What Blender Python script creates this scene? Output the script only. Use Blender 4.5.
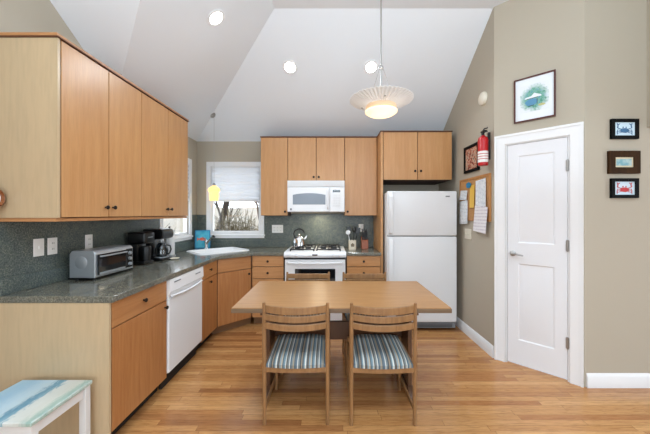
import bpy, bmesh, math, random
from mathutils import Vector, Matrix, Euler
random.seed(7)
R = math.radians
SC = bpy.context.scene
COL = SC.collection
for o in list(bpy.data.objects): bpy.data.objects.remove(o)

# ------------------------------------------------------------ camera, world, lights, exposure
F = 288.0; EYE = 1.395
cam = bpy.data.cameras.new('camera'); camo = bpy.data.objects.new('camera', cam); COL.objects.link(camo)
camo.location = (0, 0, EYE); camo.rotation_euler = (R(90), 0, 0)
cam.sensor_width = 36; cam.lens = 36*F/650; cam.clip_start = 0.02
cam.shift_x = -5/650; cam.shift_y = -3/650
SC.camera = camo
SC.view_settings.view_transform = 'Standard'; SC.view_settings.look = 'None'
SC.view_settings.gamma = 1; SC.view_settings.use_curve_mapping = False
SC.view_settings.exposure = 0.12
W = bpy.data.worlds.new('world'); SC.world = W; W.use_nodes = True
bg = W.node_tree.nodes['Background']; bg.inputs[0].default_value = (0.84, 0.92, 1.0, 1); bg.inputs[1].default_value = 2.8

def area(name, loc, rot, sx, sy, power, color=(1, 1, 1), shape='RECTANGLE', spread=180):
    l = bpy.data.lights.new(name, 'AREA'); l.shape = shape; l.size = sx; l.size_y = sy
    l.energy = power; l.color = color; l.spread = R(spread)
    o = bpy.data.objects.new(name, l); COL.objects.link(o); o.location = loc; o.rotation_euler = rot
    return o
area('rear_daylight_fill', (0.2, -3.25, 1.45), (R(90), 0, 0), 3.6, 2.5, 36, (0.72, 0.87, 1.0))  # added lamp standing in for daylight outside the unseen rear opening
area('side_daylight_fill', (4.9, 0.0, 1.3), (R(90), 0, R(90)), 3.0, 2.2, 18, (0.72, 0.87, 1.0))  # added lamp filling in from an unseen side-room opening
area('ceiling_bounce_fill', (0.5, -0.4, 2.1), (R(168), 0, 0), 2.4, 1.2, 95, (0.68, 0.86, 1.0))  # added fill aimed up at the ceiling; no such fitting stands there
CANS = [(-0.457, 3.293, 3.074, 'b'), (0.469, 3.293, 3.074, 'b'), (-0.991, 2.502, 3.099, 'l'),
        (-0.9, 0.2, 3.40, 'f'), (0.5, 0.2, 3.40, 'f'), (1.8, 0.2, 3.40, 'f'), (-0.9, -1.7, 3.40, 'f'), (0.5, -1.7, 3.40, 'f'), (1.8, -1.7, 3.40, 'f')]  # flat-ceiling entries are unseen lamps, added without fittings
for i, (x, y, z, k) in enumerate(CANS):
    tilt = {'b': (R(-34), 0, 0), 'l': (0, R(-34), 0), 'f': (0, 0, 0)}[k]
    area('can_and_fill_lamp', (x, y-(.012 if k == 'b' else 0), z-0.02), tilt, 0.11, 0.11, 8 if i < 3 else 9, (0.80, 0.91, 1.0), 'DISK', 140)

# ------------------------------------------------------------ materials
def lin(c):
    return tuple(((v/255)/12.92 if v/255 <= 0.04045 else ((v/255+0.055)/1.055)**2.4) for v in c)+(1,)
def mat(name, c, rough=0.5, metal=0, **k):
    m = bpy.data.materials.new(name); m.use_nodes = True
    b = m.node_tree.nodes['Principled BSDF']
    b.inputs['Base Color'].default_value = lin(c); b.inputs['Roughness'].default_value = rough
    b.inputs['Metallic'].default_value = metal
    for kk, v in k.items(): b.inputs[kk.replace('_', ' ')].default_value = v
    return m
class NT:
    def __init__(s, m): s.t = m.node_tree; s.b = s.t.nodes['Principled BSDF']
    def n(s, ty, **k):
        q = s.t.nodes.new(ty)
        for a, v in k.items(): setattr(q, a, v)
        return q
    def l(s, a, b): s.t.links.new(a, b)
    def coords(s, scale=(1, 1, 1), rot=(0, 0, 0), rnd=True):
        tc = s.n('ShaderNodeTexCoord'); mp = s.n('ShaderNodeMapping')
        mp.inputs['Scale'].default_value = scale; mp.inputs['Rotation'].default_value = rot
        if rnd:
            oi = s.n('ShaderNodeObjectInfo'); mu = s.n('ShaderNodeVectorMath', operation='SCALE')
            cb = s.n('ShaderNodeCombineXYZ')
            for k in range(3): s.l(oi.outputs['Random'], cb.inputs[k])
            s.l(cb.outputs[0], mu.inputs[0]); mu.inputs['Scale'].default_value = 17.0
            ad = s.n('ShaderNodeVectorMath', operation='ADD')
            s.l(tc.outputs['Object'], ad.inputs[0]); s.l(mu.outputs[0], ad.inputs[1]); s.l(ad.outputs[0], mp.inputs[0])
        else: s.l(tc.outputs['Object'], mp.inputs[0])
        return mp.outputs[0]
    def noise(s, vec, scale, detail=4, rough=0.5, dist=0):
        q = s.n('ShaderNodeTexNoise'); q.inputs['Scale'].default_value = scale; q.inputs['Detail'].default_value = detail
        q.inputs['Roughness'].default_value = rough; q.inputs['Distortion'].default_value = dist
        s.l(vec, q.inputs['Vector']); return q.outputs['Fac']
    def ramp(s, fac, stops, interp='LINEAR'):
        q = s.n('ShaderNodeValToRGB'); q.color_ramp.interpolation = interp; e = q.color_ramp.elements
        while len(e) < len(stops): e.new(0.5)
        for i, (p, c) in enumerate(stops): e[i].position = p; e[i].color = lin(c)
        s.l(fac, q.inputs[0]); return q.outputs[0]
    def mix(s, a, b, fac=0.5, mode='MIX'):
        q = s.n('ShaderNodeMix', data_type='RGBA', blend_type=mode)
        if isinstance(fac, (int, float)): q.inputs[0].default_value = fac
        else: s.l(fac, q.inputs[0])
        s.l(a, q.inputs[6])
        if isinstance(b, tuple): q.inputs[7].default_value = b
        else: s.l(b, q.inputs[7])
        return q.outputs[2]
    def bump(s, h, st=0.1, dist=0.01):
        q = s.n('ShaderNodeBump'); q.inputs['Strength'].default_value = st; q.inputs['Distance'].default_value = dist
        s.l(h, q.inputs['Height']); s.l(q.outputs[0], s.b.inputs['Normal'])
def wood(name, c1, c2, rough=0.4, grain=(14, 14, 0.9), k=3.0):
    m = mat(name, c1, rough); t = NT(m); v = t.coords(grain)
    f = t.noise(v, k, 5, 0.55, 0.3); c = t.ramp(f, [(0.3, c1), (0.7, c2)])
    v2 = t.coords(tuple(g*6 for g in grain)); f2 = t.noise(v2, 3, 2)
    c2_ = t.ramp(f2, [(0.3, (238, 238, 238)), (0.6, (255, 255, 255))])
    t.l(t.mix(c, c2_, 0.55, 'MULTIPLY'), t.b.inputs['Base Color']); return m
def plaster(name, c):
    m = mat(name, c, 0.85); t = NT(m); v = t.coords(rnd=False); t.bump(t.noise(v, 180, 2), 0.06, 0.003); return m

M = {}
M['paint'] = plaster('greige_wall_paint', (181, 171, 154))
M['ceil'] = plaster('white_ceiling_paint', (229, 233, 238))
M['trim'] = mat('white_trim_paint', (236, 236, 237), 0.35)
M['doorw'] = mat('white_door_paint', (232, 232, 235), 0.4)
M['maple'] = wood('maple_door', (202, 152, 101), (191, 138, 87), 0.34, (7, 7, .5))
M['maple_b'] = wood('maple_door_shaded', (186, 128, 78), (168, 108, 60), 0.34)  # shade low on the left run put into a darker maple
M['maple_shade_h'] = wood('maple_drawer_shaded', (190, 134, 84), (172, 114, 66), 0.34, (0.9, 14, 14))  # drawer fronts of that run, shade again in the colour
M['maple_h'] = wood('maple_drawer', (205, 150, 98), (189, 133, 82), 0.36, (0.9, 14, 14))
M['end_glare'] = wood('end_panel_glare', (200, 174, 138), (194, 170, 136), 0.3, (2.5, 2.5, 0.3))  # maple end panels, glare put into the paler, greyer colour
M['rail'] = wood('maple_rail', (196, 142, 92), (180, 124, 78), 0.45, (0.9, 14, 14))
M['crown'] = wood('dark_cabinet_edge', (112, 70, 46), (92, 56, 38), 0.5, (0.9, 14, 14))
M['gap_shade'] = mat('carcass_gap_shade', (62, 40, 26), 0.8)  # carcass coloured dark to paint the shade in the door gaps
M['toe'] = mat('toe_kick_wood', (128, 92, 60), 0.6)
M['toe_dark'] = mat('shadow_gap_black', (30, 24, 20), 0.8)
M['knob'] = mat('dark_bronze_knob', (38, 28, 24), 0.35, 0.6)
M['oak'] = wood('chair_oak', (158, 117, 76), (130, 93, 58), 0.4, (6, 6, 1.0), 6)
M['oak_top'] = wood('table_top_oak', (178, 133, 86), (163, 117, 71), 0.36, (0.7, 9, 9), 4)
M['oak_edge'] = wood('table_edge', (128, 104, 80), (108, 86, 64), 0.45, (0.7, 9, 9), 4)
M['oak_dark'] = wood('trestle_wood', (100, 66, 42), (78, 52, 34), 0.4, (6, 6, 1.0), 4)
M['steel'] = mat('brushed_steel', (188, 194, 200), 0.36, 0.75)
M['chrome'] = mat('chrome', (215, 218, 222), 0.08, 1.0)
M['nickel'] = mat('satin_nickel', (176, 174, 172), 0.38, 0.9)
M['black'] = mat('black_plastic', (10, 10, 11), 0.32)
M['iron'] = mat('black_cast_iron', (28, 27, 28), 0.5)
M['white'] = mat('white_enamel', (238, 239, 241), 0.22)
M['whitep'] = mat('white_plastic', (232, 233, 235), 0.4)
M['fridge'] = mat('fridge_white', (228, 229, 231), 0.5)
M['gasket'] = mat('grey_gasket', (120, 122, 126), 0.6)
M['outlet'] = mat('white_outlet_plate', (244, 243, 240), 0.4)
M['slot'] = mat('dark_slot', (60, 58, 56), 0.6)
M['ivory'] = mat('ivory_plate', (222, 214, 196), 0.4)
M['ovenglass'] = mat('oven_glass', (22, 24, 28), 0.06)
M['mwglass'] = mat('microwave_glass', (120, 130, 142), 0.12)
M['red'] = mat('extinguisher_red', (186, 22, 28), 0.3)
M['redlabel'] = mat('white_label', (232, 228, 225), 0.4)
M['blackframe'] = mat('black_frame', (7, 7, 8), 0.7, Specular_IOR_Level=0.15)
M['brownframe'] = wood('dark_brown_frame', (66, 42, 18), (44, 26, 10), 0.7)
M['brownframe'].node_tree.nodes['Principled BSDF'].inputs['Specular IOR Level'].default_value = 0.15
M['cherry'] = wood('cherry_frame', (92, 36, 28), (70, 26, 22), 0.3)
M['mat_board'] = mat('white_mat_board', (232, 236, 240), 0.7)
M['cream_mat'] = mat('cream_mat_board', (222, 208, 176), 0.7)
M['cork'] = mat('cork', (190, 140, 88), 0.9)
t = NT(M['cork']); v = t.coords(); t.l(t.ramp(t.noise(v, 160, 3), [(0.35, (158, 108, 62)), (0.65, (208, 160, 106))]), t.b.inputs['Base Color'])
M['corkframe'] = wood('cork_frame', (196, 140, 84), (176, 118, 66), 0.5)
M['yellow'] = mat('yellow_paper', (228, 184, 78), 0.7)
M['bluepaper'] = mat('blue_paper', (46, 128, 170), 0.7)
M['terracotta'] = mat('knife_block_wood', (150, 84, 56), 0.45)
M['cream'] = mat('cream_ceramic', (222, 212, 192), 0.3)
M['motif'] = mat('brown_motif', (120, 104, 78), 0.5)
M['towel'] = mat('paper_towel', (236, 236, 236), 0.9)
M['stoolleg'] = mat('white_painted_wood', (224, 222, 220), 0.5)
M['clockwood'] = mat('clock_wood', (140, 82, 40), 0.35)
M['trunk'] = mat('tree_bark', (58, 50, 44), 0.9)
M['twig'] = mat('bush_twig', (92, 82, 58), 0.9)
M['outground'] = mat('winter_ground', (190, 180, 160), 0.95)
M['hill'] = mat('winter_hillside', (158, 150, 138), 0.95)
M['siding'] = mat('pale_siding', (214, 216, 218), 0.8)
M['tarp'] = mat('blue_car_paint', (52, 96, 122), 0.3)

# floor planks
m = mat('oak_floor', (190, 130, 80), 0.24); t = NT(m); M['floor'] = m
v = t.coords(rnd=False)
def math_(op, a, b=None, c=None):
    q = t.n('ShaderNodeMath', operation=op)
    for i, v_ in enumerate((a, b, c)):
        if v_ is None: continue
        if isinstance(v_, (int, float)): q.inputs[i].default_value = v_
        else: t.l(v_, q.inputs[i])
    return q.outputs[0]
sp = t.n('ShaderNodeSeparateXYZ'); t.l(v, sp.inputs[0])
PW, PLEN = 0.050, 0.95
ry = math_('DIVIDE', sp.outputs[1], PW); row = math_('FLOOR', ry)
wn = t.n('ShaderNodeTexWhiteNoise', noise_dimensions='1D'); t.l(row, wn.inputs['W'])
xo = math_('MULTIPLY_ADD', wn.outputs['Value'], 11.3, math_('DIVIDE', sp.outputs[0], PLEN)); cell = math_('FLOOR', xo)
cb = t.n('ShaderNodeCombineXYZ'); t.l(cell, cb.inputs[0]); t.l(row, cb.inputs[1])
wn2 = t.n('ShaderNodeTexWhiteNoise', noise_dimensions='2D'); t.l(cb.outputs[0], wn2.inputs['Vector'])
c = t.ramp(wn2.outputs['Value'], [(0.0, (158, 106, 64)), (0.14, (184, 130, 82)), (0.4, (202, 150, 95)), (0.6, (192, 137, 84)), (0.8, (212, 162, 106)), (1.0, (178, 120, 72))])
cm = t.n('ShaderNodeCombineXYZ'); t.l(math_('MULTIPLY_ADD', wn2.outputs['Value'], 31.0, sp.outputs[0]), cm.inputs[0]); t.l(sp.outputs[1], cm.inputs[1]); t.l(sp.outputs[2], cm.inputs[2])
mp = t.n('ShaderNodeMapping'); mp.inputs['Scale'].default_value = (2.4, 34, 1); t.l(cm.outputs[0], mp.inputs[0])
g = t.ramp(t.noise(mp.outputs[0], 3, 6, 0.62, 1.2), [(0.32, (176, 156, 138)), (0.5, (238, 232, 226)), (0.66, (255, 255, 255))])
c = t.mix(c, g, 0.7, 'MULTIPLY')
ey = math_('LESS_THAN', math_('FRACT', ry), 0.03); ex = math_('LESS_THAN', math_('FRACT', xo), 0.002)
c = t.mix(c, lin((92, 60, 38)), math_('MULTIPLY', math_('MAXIMUM', ey, ex), 1.0))
t.l(c, t.b.inputs['Base Color'])

def stone(name, a, b, c_, rough):
    m = mat(name, b, rough); t = NT(m); v = t.coords(rnd=False)
    f = t.noise(v, 110, 5, 0.8); f2 = t.noise(v, 16, 4, 0.7)
    c1 = t.ramp(f, [(0.36, a), (0.5, b), (0.66, c_)])
    c2 = t.ramp(f2, [(0.34, (184, 196, 202)), (0.5, (224, 228, 226)), (0.68, (255, 252, 238))])
    t.l(t.mix(c1, c2, 0.8, 'MULTIPLY'), t.b.inputs['Base Color']); return m
M['counter'] = stone('grey_speckled_worktop', (78, 75, 68), (120, 116, 105), (162, 157, 143), 0.15)
M['splash'] = stone('slate_backsplash', (54, 63, 64), (94, 103, 100), (148, 150, 138), 0.35)

# fabric stripes along the seat
m = mat('striped_fabric', (120, 130, 140), 0.9); t = NT(m); M['fabric'] = m
tc = t.n('ShaderNodeTexCoord'); sp = t.n('ShaderNodeSeparateXYZ'); t.l(tc.outputs['Object'], sp.inputs[0])
mm = t.n('ShaderNodeMath', operation='MULTIPLY'); mm.inputs[1].default_value = 5.2; t.l(sp.outputs[0], mm.inputs[0])
fr = t.n('ShaderNodeMath', operation='FRACT'); t.l(mm.outputs[0], fr.inputs[0])
cols = [(96, 112, 124), (196, 196, 188), (112, 122, 126), (70, 76, 80), (150, 132, 108), (92, 98, 102), (120, 146, 156), (206, 206, 198), (86, 92, 96), (104, 88, 72), (134, 150, 156), (176, 164, 144),
        (80, 92, 100), (110, 134, 146), (186, 188, 182), (92, 84, 76), (116, 124, 126), (200, 198, 188), (74, 96, 112), (128, 132, 130), (160, 146, 122), (88, 100, 108)]
c = t.ramp(fr.outputs[0], [(k/22+.008*math.sin(k*2.3), col) for k, col in enumerate(cols)], 'CONSTANT')
t.l(c, t.b.inputs['Base Color'])

# stool seascape
m = mat('painted_seascape', (150, 190, 210), 0.35); t = NT(m); M['seascape'] = m
v = t.coords((1, 1, 1), rnd=False); sp = t.n('ShaderNodeSeparateXYZ'); t.l(v, sp.inputs[0])
v2 = t.coords((26, 7, 3), rnd=False); nz = t.noise(v2, 2, 6, 0.75, 1.5)
a1 = t.n('ShaderNodeMath', operation='MULTIPLY_ADD'); t.l(nz, a1.inputs[0]); a1.inputs[1].default_value = 0.13; t.l(sp.outputs[0], a1.inputs[2])
a2 = t.n('ShaderNodeMath', operation='MULTIPLY_ADD'); t.l(a1.outputs[0], a2.inputs[0]); a2.inputs[1].default_value = 2.4; a2.inputs[2].default_value = 0.33
c = t.ramp(a2.outputs[0], [(0.0, (170, 204, 222)), (0.2, (156, 196, 220)), (0.38, (186, 212, 226)), (0.48, (190, 212, 222)), (0.55, (84, 140, 166)), (0.63, (132, 172, 188)), (0.66, (212, 216, 212)),
      (0.84, (206, 208, 200)), (0.93, (146, 176, 166)), (1.0, (196, 204, 196))])
t.l(c, t.b.inputs['Base Color'])

# papers with grey print lines
def printed(name, base, ink, scale, axis=2):
    m = mat(name, base, 0.8); t = NT(m)
    tc = t.n('ShaderNodeTexCoord'); sp = t.n('ShaderNodeSeparateXYZ'); t.l(tc.outputs['Object'], sp.inputs[0])
    mm = t.n('ShaderNodeMath', operation='MULTIPLY'); mm.inputs[1].default_value = scale; t.l(sp.outputs[axis], mm.inputs[0])
    fr = t.n('ShaderNodeMath', operation='FRACT'); t.l(mm.outputs[0], fr.inputs[0])
    nv = t.coords((60, 60, 10), rnd=True); nz = t.noise(nv, 3, 2)
    g1 = t.n('ShaderNodeMath', operation='GREATER_THAN'); t.l(fr.outputs[0], g1.inputs[0]); g1.inputs[1].default_value = 0.6
    g2 = t.n('ShaderNodeMath', operation='GREATER_THAN'); t.l(nz, g2.inputs[0]); g2.inputs[1].default_value = 0.45
    g3 = t.n('ShaderNodeMath', operation='MULTIPLY'); t.l(g1.outputs[0], g3.inputs[0]); t.l(g2.outputs[0], g3.inputs[1])
    rg = t.n('ShaderNodeRGB'); rg.outputs[0].default_value = lin(base)
    t.l(t.mix(rg.outputs[0], lin(ink), g3.outputs[0]), t.b.inputs['Base Color']); return m
M['letter'] = printed('printed_letter', (234, 236, 238), (168, 176, 188), 75)
M['note'] = printed('printed_note', (234, 235, 236), (178, 184, 188), 60)
M['calendar'] = printed('calendar_grid', (230, 226, 228), (206, 198, 206), 30)

def watercolor(name, stops, scale=9):
    m = mat(name, stops[0][1], 0.8); t = NT(m); v = t.coords()
    t.l(t.ramp(t.noise(v, scale, 3, 0.6), stops), t.b.inputs['Base Color']); return m
M['wc_green'] = watercolor('watercolour_garden', [(0.34, (84, 140, 124)), (0.46, (130, 178, 150)), (0.54, (104, 150, 172)), (0.66, (186, 212, 190))], 40)
m = mat('watercolour_vignette', (226, 232, 236), 0.8); t = NT(m); M['wc_garden'] = m
v = t.coords((10.5, 1, 9.5), rnd=False); ln = t.n('ShaderNodeVectorMath', operation='LENGTH')
sp = t.n('ShaderNodeSeparateXYZ'); t.l(v, sp.inputs[0]); cb = t.n('ShaderNodeCombineXYZ'); t.l(sp.outputs[0], cb.inputs[0]); t.l(sp.outputs[2], cb.inputs[2]); t.l(cb.outputs[0], ln.inputs[0])
nz = t.noise(t.coords((34, 34, 34), rnd=False), 1, 4, 0.7)
q = t.n('ShaderNodeMath', operation='MULTIPLY_ADD'); t.l(nz, q.inputs[0]); q.inputs[1].default_value = 0.5
hl = t.n('ShaderNodeMath', operation='MULTIPLY'); hl.inputs[1].default_value = 0.5; t.l(ln.outputs['Value'], hl.inputs[0]); t.l(hl.outputs[0], q.inputs[2])
cc = t.ramp(nz, [(0.36, (72, 138, 120)), (0.5, (126, 178, 158)), (0.62, (88, 146, 168))])
mk = t.ramp(q.outputs[0], [(0.62, (0, 0, 0)), (0.86, (255, 255, 255))])
bl = t.n('ShaderNodeRGBToBW'); t.l(mk, bl.inputs[0])
t.l(t.mix(cc, lin((230, 234, 238)), bl.outputs[0]), t.b.inputs['Base Color'])
M['wc_blue'] = mat('watercolour_blue', (92, 146, 180), 0.8)
M['wc_dark'] = mat('watercolour_dark', (70, 84, 88), 0.8)
M['wc_yel'] = mat('watercolour_straw', (190, 186, 128), 0.8)
M['crab_blue'] = mat('crab_blue_ink', (66, 108, 146), 0.8)
M['crab_red'] = mat('crab_red_ink', (198, 66, 66), 0.8)
M['crab_paper'] = mat('pale_blue_paper', (206, 226, 238), 0.8)
M['sea'] = watercolor('small_seascape', [(0.4, (120, 168, 180)), (0.6, (176, 200, 200))], 20)
M['portrait'] = watercolor('dark_abstract_print', [(0.35, (84, 34, 30)), (0.46, (180, 96, 70)), (0.55, (206, 176, 150)), (0.68, (60, 60, 66))], 34)
M['teal_art'] = watercolor('teal_card', [(0.4, (44, 148, 180)), (0.6, (80, 172, 196))], 10)
M['fish'] = mat('orange_fish_paint', (214, 96, 70), 0.7)

def thin_glass(name, tint=(1, 1, 1, 1), fac=0.08):
    m = bpy.data.materials.new(name); m.use_nodes = True; t = m.node_tree; t.nodes.remove(t.nodes['Principled BSDF'])
    tr = t.nodes.new('ShaderNodeBsdfTransparent'); tr.inputs[0].default_value = tint
    gl = t.nodes.new('ShaderNodeBsdfGlossy'); gl.inputs['Roughness'].default_value = 0.03
    mx = t.nodes.new('ShaderNodeMixShader'); mx.inputs[0].default_value = fac
    t.links.new(tr.outputs[0], mx.inputs[1]); t.links.new(gl.outputs[0], mx.inputs[2])
    t.links.new(mx.outputs[0], t.nodes['Material Output'].inputs[0]); return m
M['glass'] = thin_glass('window_glass')
M['carafe'] = thin_glass('carafe_glass', (0.55, 0.58, 0.6, 1), 0.12)
def translucent(name, c, f=0.5, emit=0, ec=(1, 1, 1, 1)):
    m = bpy.data.materials.new(name); m.use_nodes = True; t = m.node_tree; t.nodes.remove(t.nodes['Principled BSDF'])
    d = t.nodes.new('ShaderNodeBsdfDiffuse'); d.inputs[0].default_value = lin(c)
    tr = t.nodes.new('ShaderNodeBsdfTranslucent'); tr.inputs[0].default_value = lin(c)
    mx = t.nodes.new('ShaderNodeMixShader'); mx.inputs[0].default_value = f
    t.links.new(d.outputs[0], mx.inputs[1]); t.links.new(tr.outputs[0], mx.inputs[2]); out = mx.outputs[0]
    if emit:
        e = t.nodes.new('ShaderNodeEmission'); e.inputs[0].default_value = ec; e.inputs[1].default_value = emit
        a = t.nodes.new('ShaderNodeAddShader'); t.links.new(out, a.inputs[0]); t.links.new(e.outputs[0], a.inputs[1]); out = a.outputs[0]
    t.links.new(out, t.nodes['Material Output'].inputs[0]); return m
M['shade'] = translucent('cellular_shade', (240, 242, 246), 0.62)
M['saucer'] = translucent('ribbed_saucer_glass', (230, 228, 226), 0.4)
M['bowl'] = translucent('lit_glass_bowl', (255, 240, 215), 0.5, 0.42, (1, 0.90, 0.74, 1))
M['bowl_up'] = translucent('dim_glass_ring', (232, 214, 190), 0.5, .12, (1, .9, .75, 1))
M['yglass'] = translucent('lit_yellow_glass', (240, 220, 130), 0.5, 0.6, (1, 0.92, 0.42, 1))
M['lens'] = translucent('lit_can_lens', (255, 250, 240), 0.1, 14, (1, 0.96, 0.9, 1))

# ------------------------------------------------------------ mesh helpers
class MB:
    def __init__(s): s.bm = bmesh.new()
    def add(s, bm2, mtx=None):
        if mtx: bmesh.ops.transform(bm2, matrix=mtx, verts=bm2.verts)
        me = bpy.data.meshes.new('tmp'); bm2.to_mesh(me); bm2.free(); s.bm.from_mesh(me); bpy.data.meshes.remove(me); return s
    def box(s, x0, x1, y0, y1, z0, z1, bev=0, seg=1, mtx=None):
        b = bmesh.new(); bmesh.ops.create_cube(b, size=1)
        bmesh.ops.transform(b, matrix=Matrix.Translation(((x0+x1)/2, (y0+y1)/2, (z0+z1)/2)) @ Matrix.Diagonal((abs(x1-x0), abs(y1-y0), abs(z1-z0), 1)), verts=b.verts)
        if bev: bmesh.ops.bevel(b, geom=list(b.edges), offset=bev, segments=seg, affect='EDGES', profile=0.5)
        return s.add(b, mtx)
    def prism(s, pts, d0, d1, axis='z', bev=0, mtx=None):
        b = bmesh.new()
        def P(u, v, d): return {'z': (u, v, d), 'y': (u, d, v), 'x': (d, u, v)}[axis]
        vs = [b.verts.new(P(u, v, d0)) for u, v in pts]; f = b.faces.new(vs)
        r = bmesh.ops.extrude_face_region(b, geom=[f]); d = Vector(P(0, 0, d1-d0))
        bmesh.ops.translate(b, vec=d, verts=[g for g in r['geom'] if isinstance(g, bmesh.types.BMVert)])
        bmesh.ops.recalc_face_normals(b, faces=b.faces)
        if bev: bmesh.ops.bevel(b, geom=list(b.edges), offset=bev, segments=1, affect='EDGES')
        return s.add(b, mtx)
    def holed(s, outer, inners, d0, d1, axis='z', mtx=None):
        b = bmesh.new()
        def P(u, v, d): return {'z': (u, v, d), 'y': (u, d, v), 'x': (d, u, v)}[axis]
        for L in [outer]+inners:
            vs = [b.verts.new(P(u, v, d0)) for u, v in L]
            for i in range(len(vs)): b.edges.new((vs[i], vs[(i+1) % len(vs)]))
        bmesh.ops.triangle_fill(b, use_beauty=True, edges=b.edges[:])
        r = bmesh.ops.extrude_face_region(b, geom=b.faces[:]); d = Vector(P(0, 0, d1-d0))
        bmesh.ops.translate(b, vec=d, verts=[g for g in r['geom'] if isinstance(g, bmesh.types.BMVert)])
        bmesh.ops.recalc_face_normals(b, faces=b.faces)
        return s.add(b, mtx)
    def lathe(s, prof, c=(0, 0, 0), axis=(0, 0, 1), n=28, closed=False, mtx=None):
        b = bmesh.new(); rings = []
        for r, z in prof:
            if r < 1e-6: rings.append([b.verts.new((0, 0, z))])
            else: rings.append([b.verts.new((r*math.cos(2*math.pi*k/n), r*math.sin(2*math.pi*k/n), z)) for k in range(n)])
        pairs = list(zip(rings, rings[1:])) + ([(rings[-1], rings[0])] if closed else [])
        for A, B in pairs:
            for k in range(n):
                k2 = (k+1) % n
                if len(A) == 1 and len(B) == 1: continue
                if len(A) == 1: b.faces.new((A[0], B[k], B[k2]))
                elif len(B) == 1: b.faces.new((A[k], A[k2], B[0]))
                else: b.faces.new((A[k], A[k2], B[k2], B[k]))
        if not closed:
            if len(rings[0]) > 1 and prof[0][0] > 1e-6: b.faces.new(rings[0])
            if len(rings[-1]) > 1 and prof[-1][0] > 1e-6: b.faces.new(rings[-1])
        bmesh.ops.recalc_face_normals(b, faces=b.faces)
        q = Vector((0, 0, 1)).rotation_difference(Vector(axis).normalized()).to_matrix().to_4x4()
        mt = Matrix.Translation(c) @ q
        return s.add(b, mtx @ mt if mtx else mt)
    def cyl(s, p0, p1, r, r2=None, n=16, mtx=None):
        p0 = Vector(p0); p1 = Vector(p1); r2 = r if r2 is None else r2
        return s.lathe([(r, 0), (r2, (p1-p0).length)], p0, p1-p0, n, mtx=mtx)
    def tube(s, pts, r, n=10, mtx=None, flat=1.0):
        pts = [Vector(p) for p in pts]; rs = r if isinstance(r, (list, tuple)) else [r]*len(pts)
        b = bmesh.new(); rings = []; up = None
        for i, p in enumerate(pts):
            d = (pts[min(i+1, len(pts)-1)]-pts[max(i-1, 0)]).normalized()
            if up is None: up = Vector((0, 0, 1)) if abs(d.z) < 0.9 else Vector((1, 0, 0))
            a = d.cross(up).normalized(); c = a.cross(d).normalized(); up = c
            rings.append([b.verts.new(p+a*rs[i]*math.cos(2*math.pi*k/n)+c*rs[i]*flat*math.sin(2*math.pi*k/n)) for k in range(n)])
        for A, B in zip(rings, rings[1:]):
            for k in range(n): b.faces.new((A[k], A[(k+1) % n], B[(k+1) % n], B[k]))
        b.faces.new(rings[0]); b.faces.new(rings[-1]); bmesh.ops.recalc_face_normals(b, faces=b.faces)
        return s.add(b, mtx)
    def sheet_poly(s, pts3, thick_vec):
        b = bmesh.new(); vs = [b.verts.new(p) for p in pts3]; f = b.faces.new(vs)
        r = bmesh.ops.extrude_face_region(b, geom=[f])
        bmesh.ops.translate(b, vec=Vector(thick_vec), verts=[g for g in r['geom'] if isinstance(g, bmesh.types.BMVert)])
        bmesh.ops.recalc_face_normals(b, faces=b.faces)
        return s.add(b)
    def build(s, name, m, parent=None):
        me = bpy.data.meshes.new(name); s.bm.to_mesh(me); s.bm.free()
        for p in me.polygons: p.use_smooth = True
        me.set_sharp_from_angle(angle=R(32))
        me.materials.append(M[m] if isinstance(m, str) else m)
        o = bpy.data.objects.new(name, me); COL.objects.link(o)
        if parent: o.parent = parent
        return o
def struct(name, mb, m, parent=None):
    o = mb.build(name, m, parent)
    if not parent: o['kind'] = 'structure'
    return o
def tag(o, label, cat, group=None):
    o['label'] = label; o['category'] = cat
    if group: o['group'] = group
    return o
def thing(name, label, cat, loc=(0, 0, 0), rz=0, group=None):
    o = bpy.data.objects.new(name, None); COL.objects.link(o); o.empty_display_size = 0.05
    o.location = loc; o.rotation_euler = (0, 0, R(rz)); return tag(o, label, cat, group)
def single(name, mb, m, label, cat, loc=(0, 0, 0), rz=0, group=None):
    o = mb.build(name, m); o.location = loc; o.rotation_euler = (0, 0, R(rz)); return tag(o, label, cat, group)
def dup(root, loc, rz, label, group=None):
    r = root.copy(); COL.objects.link(r); r.location = loc; r.rotation_euler = (0, 0, R(rz)); r['label'] = label
    if group: r['group'] = group
    for ch in list(root.children):
        c = ch.copy(); COL.objects.link(c); c.parent = r
        for g in ch.children: d = g.copy(); COL.objects.link(d); d.parent = c
    return r

# ------------------------------------------------------------ the setting
XL = -1.945; YB = 4.21; XR = 1.59; YA = 2.79; H0 = 2.455; PT = 0.675; HC = 3.40
run = (HC-H0)/PT
XB = 2.057; YW = 2.323; XH = 2.555; YF = -3.1; XE = 5.0; TH = 0.12
struct('floor', MB().box(XL-TH, XE+TH, YF-TH, YB+TH, -0.08, 0), 'floor')
cl = MB(); up = (0, 0, 0.08)
P0 = (XL, YB, H0); P1 = (XL+run, YB-run, HC); V0 = (XL, 2.625, H0); V1 = (XL+run, 2.625-run, HC)
cl.sheet_poly([P0, (XR, YB, H0), (XR, YB-run, HC), P1], up)
cl.sheet_poly([P0, P1, V1, V0], up)
cl.sheet_poly([V0, V1, (XL, 2.625-run, HC)], up)
cl.sheet_poly([P1, (XR, YB-run, HC), (XR, YA, HC), (XB, YW, HC), (XH+TH, YW, HC), (XH+TH, YF, HC), (XL, YF, HC), (XL, 2.625-run, HC), V1], up)
struct('ceiling', cl, 'ceil')
struct('ceiling_side_room', MB().box(XH+TH, XE, YF, YW, 2.6, 2.68), 'ceil')
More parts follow.
